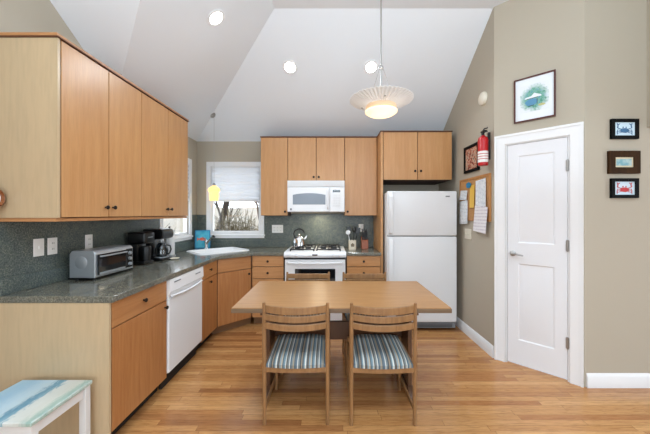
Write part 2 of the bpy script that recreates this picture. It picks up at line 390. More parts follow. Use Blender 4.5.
# window openings
WL = (3.27, 4.02); WB = (-1.80, -0.96); WZ = (1.045, 2.155)
def rect(a, b, c, d): return [(a, c), (b, c), (b, d), (a, d)]
yl2 = 2.625-run
struct('wall_left', MB().holed([(YF, 0), (YB+TH, 0), (YB+TH, H0), (2.625, H0), (yl2, HC), (YF, HC)], [rect(WL[0]+.055, WL[1]-.055, WZ[0]+.03, WZ[1]-.055)], XL, XL-TH, 'x'), 'paint')
struct('wall_back', MB().holed(rect(XL, XR+TH, 0, H0), [rect(WB[0]+.055, WB[1]-.055, WZ[0]+.03, WZ[1]-.055)], YB, YB+TH, 'y'), 'paint')
struct('wall_right', MB().prism([(YA, 0), (YB, 0), (YB, H0), (YB-run, HC), (YA, HC)], XR, XR+TH, 'x'), 'paint')
L = math.hypot(XB-XR, YA-YW)
dg = bpy.data.objects.new('g', None)
MT = Matrix.Translation((XR, YA, 0)) @ Matrix.Rotation(R(-45), 4, 'Z')
struct('wall_diagonal', MB().holed([(0, 0), (.106, 0), (.106, 2.045), (.556, 2.045), (.556, 0), (L, 0), (L, HC), (0, HC)], [], 0, TH, 'y', MT), 'paint')
struct('wall_right_front', MB().box(XB, XE, YW, YW+TH, 0, HC), 'paint')
struct('wall_header', MB().box(XH, XH+TH, YF, YW, 2.09, HC), 'paint')
struct('wall_side_room', MB().holed(rect(YF, YW, 0, 2.6), [rect(-1.5, 1.5, .2, 2.4)], XE, XE+TH, 'x'), 'paint')
struct('wall_rear', MB().holed(rect(XL, XE, 0, HC), [rect(-1.6, 2.0, .15, 2.75)], YF, YF-TH, 'y'), 'paint')
# frames of the unseen rear and side-room openings, added for the daylight lamps
fr = MB().holed(rect(-1.6, 2.0, .15, 2.75), [rect(-1.52, .17, .23, 2.67), rect(.23, 1.92, .23, 2.67)], YF+.01, YF-.07, 'y')
struct('window_3', fr, 'trim')
fr = MB().holed(rect(-1.5, 1.5, .2, 2.4), [rect(-1.43, -.03, .27, 2.33), rect(.03, 1.43, .27, 2.33)], XE-.01, XE+.07, 'x')
struct('window_4', fr, 'trim')

# baseboards: profiled
def base_prof(): return [(0, 0), (-.016, 0), (-.016, .085), (-.009, .1), (-.004, .112), (0, .112)]
def baseboard(name, p0, p1, rz):
    d = (Vector(p1)-Vector(p0)).length
    mb = MB().prism(base_prof(), 0, d, 'x', mtx=Matrix.Translation(p0) @ Matrix.Rotation(R(rz), 4, 'Z'))
    return struct(name, mb, 'trim')
baseboard('baseboard_right', (XR, YB-.02, 0), (XR, YA+.002, 0), -90)
baseboard('baseboard_right_front', (XB+.008, YW, 0), (XE, YW, 0), 0)
baseboard('baseboard_left', (XL, YF, 0), (XL, 1.66, 0), 90)

# windows: frame, sash, glass, cellular shade
def window(n, loc, rz, w):
    z0, z1 = WZ
    r = bpy.data.objects.new('window_%d' % n, None); COL.objects.link(r); r.location = loc; r.rotation_euler = (0, 0, R(rz)); r['kind'] = 'structure'
    MB().holed(rect(0, w, z0, z1), [rect(.062, w-.062, z0+.075, z1-.062)], 0, -.018, 'y').build('window_casing', 'trim', r)
    MB().box(-.01, w+.01, -.035, 0, z0+.03, z0+.052, .004).build('window_sill', 'trim', r)
    MB().holed(rect(.055, w-.055, z0+.03, z1-.055), [rect(.085, w-.085, z0+.1, z1-.08)], .012, .06, 'y').build('window_sash', 'trim', r)
    MB().box(.08, w-.08, .034, .040, z0+.095, z1-.075).build('window_pane', 'glass', r)
    h = MB().box(w/2-.05, w/2+.05, -.004, .012, z0+.082, z0+.096, .003); h.tube([(w/2, -.004, z0+.09), (w/2+.02, -.015, z0+.088), (w/2+.07, -.018, z0+.085)], .005, 8)
    h.build('window_crank', 'whitep', r)
    zb = 1.60; n_ = 18; zt = z1-.085; pts = []
    for i in range(n_+1):
        z = zb+(zt-zb)*i/n_; pts.append((.004 if i % 2 else -.004, z))
    prof = [(.0+a, z) for a, z in pts]+[(.006+a, z) for a, z in reversed(pts)]
    MB().prism(prof, .07, w-.07, 'x').build('cellular_shade', 'shade', r)
    MB().box(.068, w-.068, -.008, .010, zb-.025, zb, .003).build('shade_rail', 'whitep', r)
    MB().box(.068, w-.068, -.012, .011, zt, zt+.022, .003).build('shade_headrail', 'whitep', r)
window(1, (WB[0], YB, 0), 0, WB[1]-WB[0])
window(2, (XL, WL[0], 0), 90, WL[1]-WL[0])

# backsplash panels (worktop material) around the windows
sp_ = MB()
sp_.box(XL, XL+.008, 1.60, WL[0]-.002, .914, 1.362); sp_.box(XL, XL+.008, WL[0]-.002, WL[1]+.002, .914, WZ[0]-.002); sp_.box(XL, XL+.008, WL[1]+.002, YB, .914, 1.385)
struct('trim_1', sp_, 'splash')
sp_ = MB()
sp_.box(XL+.008, WB[0]-.002, YB-.008, YB, .914, 1.385); sp_.box(WB[0]-.002, WB[1]+.002, YB-.008, YB, .914, WZ[0]-.002); sp_.box(WB[1]+.002, .64, YB-.008, YB, .914, 1.40)
struct('trim_2', sp_, 'splash')

struct('trim_8', MB().box(XL+.0085, XL+.026, 1.68, YB-.027, .9145, 1.015, .002), 'splash')
struct('trim_9', MB().box(XL+.0085, -.57, YB-.0265, YB-.0085, .9145, 1.015, .002), 'splash')
# door in the diagonal wall
dr = bpy.data.objects.new('door_1', None); COL.objects.link(dr); dr.location = (XR, YA, 0); dr.rotation_euler = (0, 0, R(-45)); dr['kind'] = 'structure'
slab = MB()
def raised(mb, x0, x1, z0, z1):
    b = bmesh.new(); y0 = .004
    rings = []
    for ins, y in ((0, .004), (.010, .011), (.02, .011), (.045, .005)):
        rings.append([b.verts.new(p) for p in ((x0+ins, y, z0+ins), (x1-ins, y, z0+ins), (x1-ins, y, z1-ins), (x0+ins, y, z1-ins))])
    for A, B in zip(rings, rings[1:]):
        for k in range(4): b.faces.new((A[k], A[(k+1) % 4], B[(k+1) % 4], B[k]))
    b.faces.new(rings[-1]); bmesh.ops.recalc_face_normals(b, faces=b.faces)
    mb.add(b)
dx0, dx1 = .112, .550
pn = [(dx0+.085, dx1-.085, 1.13, 1.93), (dx0+.085, dx1-.085, .235, .94)]
slab.holed(rect(dx0, dx1, .012, 2.038), [rect(a, b, c, d) for a, b, c, d in pn], .004, .02, 'y')
slab.box(dx0, dx1, .02, .04, .012, 2.038)
for a in pn: raised(slab, *a)
slab.build('door_slab', 'doorw', dr)
cs = MB()
cs.holed([(.008, 0), (.095, 0), (.095, 2.05), (.567, 2.05), (.567, 0), (L-.008, 0), (L-.008, 2.138), (.008, 2.138)], [], 0, -.016, 'y')
cs.holed([(.008, 0), (.026, 0), (.026, 2.118), (L-.026, 2.118), (L-.026, 0), (L-.008, 0), (L-.008, 2.138), (.008, 2.138)], [], -.016, -.023, 'y')
cs.build('door_casing', 'trim', dr)
jm = MB().box(.097, .108, -.002, .1, 0, 2.05).box(.554, .565, -.002, .1, 0, 2.05).box(.108, .554, -.002, .1, 2.041, 2.05); jm.build('door_jamb', 'trim', dr)
for z in (.32, 1.13, 1.80):
    MB().box(.540, .562, -.006, .002, z-.045, z+.045, .002).cyl((.552, -.008, z-.05), (.552, -.008, z+.05), .006, n=10).build('hinge', 'nickel', dr)
MB().lathe([(.026, 0), (.026, .006), (.018, .012), (.010, .014), (.010, .045)], (dx0+.045, .004, 1.03), (0, -1, 0), 20)\
    .tube([(dx0+.04, -.044, 1.03), (dx0+.07, -.05, 1.033), (dx0+.11, -.048, 1.024), (dx0+.135, -.044, 1.02)], [.010, .009, .008, .007], 10).build('door_lever', 'nickel', dr)

# ------------------------------------------------------------ cabinets (local frame: front faces -y at y=0, x along the width)
def knob(parent, x, z, y=-0.0):
    MB().lathe([(.006, 0), (.005, .012), (.013, .016), (.015, .021), (.012, .026), (0, .028)], (x, y, z), (0, -1, 0), 14).build('knob', 'knob', parent)
def front(root, name, x0, x1, z0, z1, kn, m):
    g = .0035
    d = MB().box(x0+g, x1-g, 0, .019, z0+g, z1-g, .0015).build(name, m, root)
    if kn: knob(d, *kn)
    return d
def cabinet(name, label, cat, loc, rz, w, depth, z0, z1, fronts, group=None, toe=0, toe_m='toe', left_end=None, right_end=None, skew=None):
    r = thing(name, label, cat, loc, rz, group)
    c = MB().box(.001, w-.001, .021, depth, z0+toe, z1, .001)
    c.build('carcass', 'gap_shade', r)
    if toe: MB().box(.004, w-.004, .075, .095, z0, z0+toe).build('toe_kick', toe_m, r)
    for f in fronts: front(r, *f)
    return r
# left wall uppers
XU = -1.59; UB, UT = 1.372, 2.425
G_ul = 'wall cabinets over the left worktop'
ys = [1.703, 2.072, 2.433, 2.830, 3.225]
for i, lab in ((0, 'two-door maple wall cabinet above the toaster oven, nearest the camera'), (2, 'two-door maple wall cabinet above the coffee makers, next to the corner window')):
    a, b, c = ys[i:i+3]
    r = cabinet('wall_cabinet', lab, 'cabinet', (XU, a, 0), 90, c-a, -XL+XU-.002, UB, UT,
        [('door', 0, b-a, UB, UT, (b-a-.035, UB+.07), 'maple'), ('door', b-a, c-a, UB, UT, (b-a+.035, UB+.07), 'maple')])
    if i == 0: MB().box(-.006, -.001, .003, .02, UB, UT).build('dark_edge_strip', 'crown', r); MB().box(-.022, -.006, .0, -XL+XU-.002, UB, UT).build('end_panel', 'end_glare', r)
struct('trim_3', MB().box(XL+.001, XU+.012, 1.672, 3.232, UT+.001, UT+.008, .001), 'crown')
struct('trim_4', MB().box(XL+.001, XU+.004, 1.672, 3.232, UT+.009, UT+.026, .001), 'rail')
struct('trim_5', MB().box(XL+.009, XU-.012, 1.685, 3.225, UB-.022, UB-.001, .001), 'rail')
# back uppers
YU = 3.87
def up(label, x0, x1, z0, fronts, y=YU, name='wall_cabinet'):
    return cabinet(name, label, 'cabinet', (x0, y, 0), 0, x1-x0, YB-y-.002, z0, UT, fronts)
BB = 1.372
up('narrow single-door maple wall cabinet between window and microwave', -.932, -.567, BB, [('door', 0, .365, BB, UT, (.33, BB+.055), 'maple')])
up('short two-door maple wall cabinet directly above the microwave', -.567, .197, 1.842, [('door', 0, .382, 1.842, UT, (.348, 1.89), 'maple'), ('door', .382, .764, 1.842, UT, (.416, 1.89), 'maple')])
up('single-door maple wall cabinet right of the microwave', .197, .632, BB, [('door', 0, .435, BB, UT, (.04, BB+.055), 'maple')])
FB = 1.822; YFC = 3.61
up('deep two-door maple cabinet above the refrigerator', .668, 1.530, FB, [('door', 0, .431, FB, UT, (.395, FB+.11), 'maple'), ('door', .431, .862, FB, UT, (.467, FB+.11), 'maple')], YFC)
single('tall_side_panel', MB().box(.636, .665, YFC, YB-.001, 0, UT, .001), 'maple', 'tall maple panel standing left of the refrigerator', 'panel')
struct('trim_6', MB().box(-.937, .6345, YU-.012, YB-.001, UT+.001, UT+.012, .001), 'crown')
struct('trim_7', MB().box(.630, 1.535, YFC-.012, YB-.001, UT+.001, UT+.012, .001), 'crown')
# base cabinets left
XF = -1.29; CT = .874
def left_base(label, y0, y1, fronts, name='base_cabinet'):
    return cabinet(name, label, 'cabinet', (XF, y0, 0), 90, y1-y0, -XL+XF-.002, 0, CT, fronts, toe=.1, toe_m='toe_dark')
w = 2.278-1.703
r = left_base('near left base cabinet with one drawer over a large door', 1.703, 2.278, [('drawer', 0, w, .715, CT, (w/2, .80), 'maple_shade_h'), ('door', 0, w, .1, .715, (w-.03, .665), 'maple_b')])
MB().box(-.006, -.001, .003, .02, .0, CT).build('dark_edge_strip', 'crown', r)
MB().box(-.022, -.006, .0, -XL+XF-.002, 0, CT).build('end_panel', 'end_glare', r)
w = 3.292-2.888
left_base('narrow base cabinet between the dishwasher and the corner sink cabinet', 2.888, 3.292, [('drawer', 0, w, .715, CT, (w/2, .80), 'maple_shade_h'), ('door', 0, w, .1, .715, (w/2, .668), 'maple_b')])
# back base cabinets
YFB = 3.60
def back_base(label, x0, x1):
    w = x1-x0; zs = [.1, .345, .585, .735, CT]
    return cabinet('drawer_cabinet', label, 'cabinet', (x0, YFB, 0), 0, w, YB-YFB-.002, 0, CT,
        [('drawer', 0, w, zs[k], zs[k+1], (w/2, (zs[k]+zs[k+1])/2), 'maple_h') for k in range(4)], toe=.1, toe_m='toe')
back_base('base cabinet of stacked drawers left of the range', -.975, -.578)
back_base('base cabinet of stacked drawers between range and refrigerator', .208, .634)
# diagonal sink cabinet
cx0, cy0, cx1, cy1 = XF, 3.294, -.98, YFB+.002
wd = math.hypot(cx1-cx0, cy1-cy0); an = math.degrees(math.atan2(cy1-cy0, cx1-cx0))
r = thing('corner_sink_cabinet', 'diagonal corner base cabinet under the white sink', 'cabinet', (cx0, cy0, 0), an)
inv = (Matrix.Translation((cx0, cy0, 0)) @ Matrix.Rotation(R(an), 4, 'Z')).inverted()
nx, ny = math.sin(R(an))*.022, -math.cos(R(an))*.022
MB().prism([(cx0-nx, cy0-ny), (cx1-nx, cy1-ny), (cx1-.002, YB-.004), (XL+.004, YB-.004), (XL+.004, cy0+.002), (cx0-nx-.01, cy0+.002)], .1, CT-.17, 'z', mtx=inv).build('carcass', 'maple', r)
MB().box(-.03, wd+.03, .076, .095, 0, .0995).build('toe_kick', 'toe', r)
front(r, 'drawer_front', .004, wd-.004, .715, CT, None, 'maple_shade_h')
front(r, 'door', .004, wd-.004, .1, .715, (wd-.045, .655), 'maple_b')
for q in (0, wd-.004): MB().box(q, q+.004, .0, .03, .1, CT).build('stile', 'crown', r)

# worktops
SKC = Vector((-1.45, 3.74, 0)); SR = 45
SM = Matrix.Translation(SKC) @ Matrix.Rotation(R(SR), 4, 'Z')
SW, SD = .66, .50
def rr(w, d, rad, n=5):
    pts = []
    for sx, sy, a0 in ((1, 1, 0), (-1, 1, 90), (-1, -1, 180), (1, -1, 270)):
        for k in range(n+1):
            a = R(a0+90*k/n); pts.append((sx*(w/2-rad)+rad*math.cos(a), sy*(d/2-rad)+rad*math.sin(a)))
    return pts
hole = [tuple((SM @ Vector((x, y, 0)))[:2]) for x, y in rr(SW-.05, SD-.05, .05)]
CE = -1.268
outer = [(XL+.0085, 1.68), (CE, 1.68), (CE, 3.285), (-.962, YFB-.024), (-.569, YFB-.024), (-.569, YB-.009), (XL+.0085, YB-.009)]
wt = MB().holed(outer, [hole], CT+.001, .914, 'z')
o = single('worktop', wt, 'counter', 'grey speckled worktop running along the left wall and around the corner sink', 'countertop')
bv = o.modifiers.new('bevel', 'BEVEL'); bv.width = .004; bv.segments = 2; bv.limit_method = 'ANGLE'
single('worktop', MB().box(.199, .6345, YFB-.024, YB-.009, CT+.001, .914, .004), 'counter', 'short grey worktop between the range and refrigerator holding the utensil crock', 'countertop')

# sink
r = thing('kitchen_sink', 'white drop-in corner sink set in the worktop below the windows', 'sink', (SKC.x, SKC.y, .9145), SR)
def loop_loft(loops):
    b = bmesh.new(); rings = [[b.verts.new((x, y, z)) for x, y in pts] for pts, z in loops]
    for A, B in zip(rings, rings[1:]):
        n = len(A)
        for k in range(n): b.faces.new((A[k], A[(k+1) % n], B[(k+1) % n], B[k]))
    return b, rings
b, rings = loop_loft([(rr(SW, SD, .06), 0), (rr(SW-.004, SD-.004, .06), .009), (rr(SW-.03, SD-.03, .055), .013), (rr(SW-.06, SD-.06, .05), .010), (rr(SW-.075, SD-.075, .05), -.01), (rr(SW-.12, SD-.12, .05), -.15)])
b.faces.new(rings[-1]); bmesh.ops.recalc_face_normals(b, faces=b.faces)
MB().add(b).build('basin', 'white', r)
MB().lathe([(.04, 0), (.038, .004), (.0, .002)], (0, 0, -.149), n=20).build('drain', 'steel', r)
# faucet
FX, FY = -1.70, 3.955
r = thing('faucet', 'chrome single-lever kitchen faucet beside the corner sink', 'faucet', (FX, FY, .9145))
MB().lathe([(.03, 0), (.03, .008), (.022, .016), (.02, .07), (.023, .085), (.021, .115), (.008, .125)], n=20).build('faucet_body', 'chrome', r)
MB().tube([(0, 0, .06), (.03, -.022, .095), (.075, -.055, .14), (.115, -.085, .175), (.14, -.105, .185)], [.013, .014, .014, .015, .015], 12).build('spout', 'chrome', r)
MB().tube([(.14, -.105, .186), (.158, -.118, .172)], [.017, .015], 12).build('spray_head', 'black', r)
MB().tube([(0, 0, .12), (-.02, .0, .14), (-.05, -.005, .165)], [.009, .008, .006], 10).build('lever', 'chrome', r)
# undersized round caps on backsplash near sink
# ------------------------------------------------------------ dishwasher
r = thing('dishwasher', 'white built-in dishwasher under the left worktop', 'dishwasher', (XF, 2.283, 0), 90)
w = .600
MB().box(.002, w-.002, .03, .58, .1, CT, .002).build('tub', 'whitep', r)
MB().box(.003, w-.003, -.012, .028, .13, .722, .005).build('door', 'white', r)
pn_ = MB().prism([(.028, .724), (-.008, .724), (-.008, .745), (-.026, .775), (-.022, CT-.002), (.028, CT-.002)], .003, w-.003, 'x'); pn_.build('control_panel', 'white', r)
hd = MB().tube([(.03, -.02, .738), (.15, -.026, .728), (.3, -.028, .724), (.45, -.026, .728), (.57, -.02, .738)], .009, 10); hd.build('handle', 'whitep', r)
for k in range(3): MB().box(.43+.035*k, .455+.035*k, -.0275, -.022, .825, .835, .001).build('button', 'gasket', r)
MB().box(.06, .16, -.0262, -.022, .838, .846).build('badge', 'gasket', r)
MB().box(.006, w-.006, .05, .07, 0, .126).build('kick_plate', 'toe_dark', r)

# ------------------------------------------------------------ range
RX0, RX1 = -.563, .195
r = thing('gas_range', 'white slide-in gas range between the drawer cabinets', 'stove', (RX0, 3.56, 0))
w = RX1-RX0
MB().box(.004, w-.004, .03, .64, .06, .905, .002).build('body', 'white', r)
MB().box(.0, w, .0, .648, .905, .930, .006, 2).build('cooktop', 'white', r)
# curved control panel
cp = []; n_ = 12
b = bmesh.new(); rows = []
for i in range(n_+1):
    u = i/n_; x = -.004+(w+.008)*u; bow = .028*(1-(2*u-1)**2)
    rows.append([b.verts.new(p) for p in ((x, .03, .925), (x, -.012-bow, .918), (x, -.030-bow, .890), (x, -.022-bow*.8, .862), (x, .03, .850))])
for A, B in zip(rows, rows[1:]):
    for k in range(4): b.faces.new((A[k], A[k+1], B[k+1], B[k]))
    b.faces.new((A[4], A[0], B[0], B[4]))
b.faces.new(rows[0]); b.faces.new(rows[-1]); bmesh.ops.recalc_face_normals(b, faces=b.faces)
cpo = MB().add(b).build('control_panel', 'white', r)
for x in (.075, .15, w-.15, w-.075):
    MB().lathe([(.019, 0), (.018, .018), (.014, .022), (0, .022)], (x, -.040, .893), (0, -1, .35), 16).build('knob', 'whitep', cpo)
MB().box(w/2-.032, w/2+.032, -.0600, -.052, .888, .904, .001).build('clock_display', 'ovenglass', cpo)
MB().box(.008, w-.008, .0, .028, .835, .850).build('vent_gap', 'black', r)
dd = MB().box(.006, w-.006, -.016, .028, .255, .832, .006).build('oven_door', 'white', r)
MB().box(.13, w-.13, -.019, -.014, .40, .72, .002).build('oven_window', 'ovenglass', dd)
MB().tube([(.04, -.016, .795), (.05, -.052, .800), (.16, -.062, .797), (w/2, -.066, .795), (w-.16, -.062, .797), (w-.05, -.052, .800), (w-.04, -.016, .795)], .011, 10).build('oven_handle', 'white', dd)
MB().box(.006, w-.006, -.012, .028, .075, .245, .005).build('storage_drawer', 'white', r)
MB().box(.03, w-.03, .06, .6, 0, .06).build('plinth', 'toe_dark', r)
for bx, by in ((.19, .17), (.19, .47), (w-.19, .17), (w-.19, .47)):
    bb = MB().lathe([(.055, 0), (.055, .006), (.035, .012), (.035, .018), (0, .02)], (bx, by, .931), n=20).build('burner', 'iron', r)
for gx0, gx1 in ((.06, w/2-.012), (w/2+.012, w-.06)):
    g = MB(); z0, z1 = .944, .958
    for yy in (.04, .32, .6): g.box(gx0, gx1, yy-.006, yy+.006, z0, z1, .002)
    for xx in (gx0+.006, gx1-.006): g.box(xx-.006, xx+.006, .04, .6, z0, z1, .002)
    gc = (gx0+gx1)/2
    for by in (.17, .47):
        g.box(gc-.105, gc-.03, by-.005, by+.005, z0, z1+.006, .001); g.box(gc+.03, gc+.105, by-.005, by+.005, z0, z1+.006, .001)
        g.box(gc-.005, gc+.005, by-.13, by-.03, z0, z1+.006, .001); g.box(gc-.005, gc+.005, by+.03, by+.13, z0, z1+.006, .001)
    for xx in (gx0+.008, gx1-.008):
        for yy in (.04, .32, .6): g.box(xx-.007, xx+.007, yy-.007, yy+.007, .930, z0)
    g.build('grate', 'iron', r)
# kettle
kx, ky, kz = RX0+.155, 3.56+.25, .9645
r = thing('kettle', 'polished steel whistling kettle with black arched handle on the range', 'kettle', (kx, ky, kz), 20)
MB().lathe([(.075, 0), (.082, .006), (.083, .04), (.076, .085), (.058, .118), (.034, .132), (.0, .136)], n=32).build('body', 'chrome', r)
MB().lathe([(.036, .130), (.034, .138), (.010, .145), (.006, .15), (.012, .158), (.010, .168), (0, .17)], n=20).build('lid', 'chrome', r)
MB().tube([(.055, 0, .085), (.085, 0, .11), (.105, 0, .14)], [.018, .014, .011], 12).build('spout', 'chrome', r)
MB().tube([(-.055, 0, .11), (-.075, 0, .17), (-.055, 0, .215), (0, 0, .236), (.055, 0, .215), (.07, 0, .18)], [.007, .009, .011, .012, .011, .008], 10).build('handle', 'black', r)

# ------------------------------------------------------------ microwave
MX0, MX1, MZ0, MZ1, MYF = -.565, .195, 1.412, 1.838, 3.80
r = thing('microwave', 'white over-the-range microwave with grey window', 'microwave', (MX0, MYF, MZ0)); w = MX1-MX0; h = MZ1-MZ0
MB().box(0, w, .02, YB-MYF-.01, .01, h, .003).build('body', 'white', r)
MB().box(.002, w-.002, .0, .019, h-.085, h-.002, .003).build('vent_grille', 'whitep', r)
for k in range(4): MB().box(.03, w-.03, -.003, .001, h-.072+k*.016, h-.066+k*.016).build('vent_louvre', 'fridge', r)
d = MB().box(.002, .56, -.004, .019, .014, h-.09, .006).build('door', 'white', r)
b = bmesh.new(); N = 14; top = []; bot = []
for i in range(N+1):
    u = i/N; x = .075+.43*u; c_ = (2*u-1)**2
    top.append((x, .258-.022*c_)); bot.append((x, .108))
MB().prism(bot+list(reversed(top)), -.0065, -.003, 'y').build('door_window', 'mwglass', d)
MB().tube([(.535, -.004, .05), (.535, -.03, .075), (.535, -.034, .17), (.535, -.03, .28), (.535, -.004, .305)], .010, 10).build('door_handle', 'white', d)
cpn = MB().box(.563, w-.002, -.002, .019, .014, h-.09, .005).build('control_panel', 'white', r)
MB().box(.60, .70, -.004, -.001, .27, .30, .001).build('display', 'ovenglass', cpn)
for i in range(3):
    for j in range(5): MB().box(.60+.036*i, .628+.036*i, -.0045, -.001, .08+.034*j, .102+.034*j, .001).build('keypad_button', 'fridge', cpn)
MB().lathe([(.014, 0), (.012, .003), (0, .003)], (.05, -.004, .045), (0, -1, 0), 16).build('badge', 'gasket', d)
area('microwave_lamp', (-.15, 4.03, MZ0-.004), (R(-8), 0, 0), .10, .05, 2.6, (1, .86, .62))

# ------------------------------------------------------------ refrigerator
QX0, QX1, QY = .683, 1.512, 3.43
r = thing('refrigerator', 'white top-freezer refrigerator standing against the right wall', 'refrigerator', (QX0, QY, 0)); w = QX1-QX0
MB().box(.004, w-.004, .075, .74, .03, 1.655, .004).build('body', 'fridge', r)
MB().box(.01, w-.01, .06, .076, .11, 1.65).build('gasket', 'gasket', r)
fz = MB().box(0, w, 0, .06, 1.135, 1.668, .012, 3).build('freezer_door', 'fridge', r)
fd = MB().box(0, w, 0, .06, .105, 1.125, .012, 3).build('refrigerator_door', 'fridge', r)
MB().prism([(-.0, 1.15), (-.038, 1.17), (-.042, 1.60), (0, 1.655)], .012, .062, 'x', .004).build('handle', 'fridge', fz)
MB().prism([(-.0, .42), (-.042, .48), (-.038, 1.09), (0, 1.115)], .012, .062, 'x', .004).build('handle', 'fridge', fd)
MB().box(w-.135, w-.085, -.003, .001, 1.598, 1.612, .001).build('badge', 'gasket', fz)
gl = MB().box(.01, w-.01, .02, .06, .03, .098, .003).build('base_grille', 'gasket', r)
for k in range(3): MB().box(.25, w-.05, .016, .021, .042+.016*k, .050+.016*k).build('grille_slot', 'slot', gl)
for x in (.06, w-.06):
    for y in (.1, .68): MB().cyl((x, y, 0), (x, y, .035), .018, n=12).build('foot', 'black', r)

# ------------------------------------------------------------ table
TX0, TX1, TY0, TY1, TZ = -.690, .850, 2.005, 2.815, .74
r = thing('dining_table', 'rectangular honey oak dining table on two trestle legs', 'table', ((TX0+TX1)/2, 2.41, 0))
hx = (TX1-TX0)/2; hy = .405
MB().box(-hx+.003, hx-.003, -hy+.003, hy-.003, TZ-.006, TZ, .001).build('tabletop', 'oak_top', r)
MB().box(-hx, hx, -hy, hy, TZ-.036, TZ-.0062, .002).build('tabletop_edge', 'oak_edge', r)
for s in (-1, 1):
    x = s*.545-.012
    q = MB().box(x-.016, x+.016, -.2, .2, .075, TZ-.075, .003); q.build('leg', 'oak_dark', r)
    MB().prism([(-.28, 0), (.28, 0), (.28, .035), (.2, .075), (-.2, .075), (-.28, .035)], x-.022, x+.022, 'x', .003).build('foot', 'oak_dark', r)
    MB().box(x-.025, x+.025, -.34, .34, TZ-.075, TZ-.0365, .003).build('top_rail', 'oak_dark', r)
MB().box(-.540, .516, -.014, .014, .35, .50, .003).build('stretcher', 'oak_dark', r)

# ------------------------------------------------------------ chairs (local: back posts at y=0, sitter faces +y)
def bowed(x0, x1, bow, z0, z1, th, y=0, sag=0.0, n=16, taper=0):
    b = bmesh.new(); rows = []
    for i in range(n+1):
        u = i/n; x = x0+(x1-x0)*u; c = 1-(2*u-1)**2; yy = y-bow*c; zb = z0-sag*c; zt = z1-sag*.8*c
        rows.append([b.verts.new(p) for p in ((x, yy-th/2, zb), (x, yy+th/2, zb), (x, yy+th/2, zt), (x, yy-th/2, zt))])
    for A, B in zip(rows, rows[1:]):
        for k in range(4): b.faces.new((A[k], A[(k+1) % 4], B[(k+1) % 4], B[k]))
    b.faces.new(rows[0]); b.faces.new(rows[-1]); bmesh.ops.recalc_face_normals(b, faces=b.faces)
    bmesh.ops.bevel(b, geom=[e for e in b.edges if e.calc_face_angle(0) > 1], offset=.003, segments=1, affect='EDGES')
    return b
def make_chair(label, loc, rz):
    r = thing('dining_chair', label, 'chair', loc, rz); hw = .209
    for s in (-1, 1):
        MB().tube([(s*hw, .006, 0), (s*hw, .004, .2), (s*hw, 0, .45), (s*hw, -.004, .68), (s*hw, -.012, .812)], [.012, .0135, .0145, .0135, .010], 12).build('rear_leg', 'oak', r)
        MB().tube([(s*(hw-.008), .385, 0), (s*(hw-.008), .385, .42)], [.012, .0145], 12).build('front_leg', 'oak', r)
        MB().box(s*hw-.009, s*hw+.009, .008, .38, .352, .386, .002).build('side_rail', 'oak', r)
        MB().box(s*hw-.007, s*hw+.007, .008, .38, .085, .112, .002).build('side_stretcher', 'oak', r)
    MB().add(bowed(-hw+.006, hw-.006, .012, .352, .386, .018, 0)).build('rear_rail', 'oak', r)
    MB().box(-hw+.01, hw-.01, .376, .394, .352, .405, .002).build('front_rail', 'oak', r)
    for z0, z1 in ((.748, .796), (.697, .738), (.642, .682)):
        MB().add(bowed(-hw+.004, hw-.004, .036, z0, z1, .018, -.003, .009)).build('back_slat', 'oak', r)
    # padded seat
    b = bmesh.new(); N = 14; T = {}
    for i in range(N+1):
        for j in range(N+1):
            u = -1+2*i/N; v = -1+2*j/N
            x = u*(hw-.0145)*(1-.04*(v+1)/2); y = .195+v*.205-(.018*(1-u*u) if v < 0 else 0)*(-v)
            e = (1-abs(u)**4)*(1-abs(v)**4); z = .408+.020*(v+1)/2+.034*e**.55
            T[i, j] = b.verts.new((x, y, z))
    Bt = {k: b.verts.new((p.co.x, p.co.y, .388+.024*(p.co.y/.4))) for k, p in T.items()}
    for i in range(N):
        for j in range(N):
            b.faces.new((T[i, j], T[i+1, j], T[i+1, j+1], T[i, j+1])); b.faces.new((Bt[i, j], Bt[i, j+1], Bt[i+1, j+1], Bt[i+1, j]))
    for i in range(N):
        for (a, c) in (((i, 0), (i+1, 0)), ((i+1, N), (i, N)), ((0, i+1), (0, i)), ((N, i), (N, i+1))):
            b.faces.new((T[a], Bt[a], Bt[c], T[c]))
    bmesh.ops.recalc_face_normals(b, faces=b.faces)
    MB().add(b).build('seat', 'fabric', r)
    return r
ch = make_chair('oak slat-back chair with striped seat, front left at the table', (-.2255, 1.905, 0), 0)
dup(ch, (.350, 1.898, 0), 0, 'oak slat-back chair with striped seat, front right at the table')
dup(ch, (-.22, 2.885, 0), 180, 'oak slat-back chair behind the table in front of the range')
dup(ch, (.345, 2.885, 0), 180, 'oak slat-back chair behind the table, right, beside the refrigerator')

# ------------------------------------------------------------ painted stool
r = thing('step_stool', 'small white-legged stool with painted blue seascape top', 'stool', (-1.55, 1.47, 0))
MB().box(-.20, .20, -.17, .17, .43, .452, .004).build('seat_top', 'seascape', r)
for sx in (-1, 1):
    for sy in (-1, 1): MB().box(sx*.175-.018, sx*.175+.018, sy*.145-.018, sy*.145+.018, 0, .4295, .002).build('leg', 'stoolleg', r)
    MB().box(sx*.175-.01, sx*.175+.01, -.125, .125, .375, .4295, .001).build('apron', 'stoolleg', r)
for sy in (-1, 1): MB().box(-.155, .155, sy*.145-.01, sy*.145+.01, .375, .4295, .001).build('apron', 'stoolleg', r)

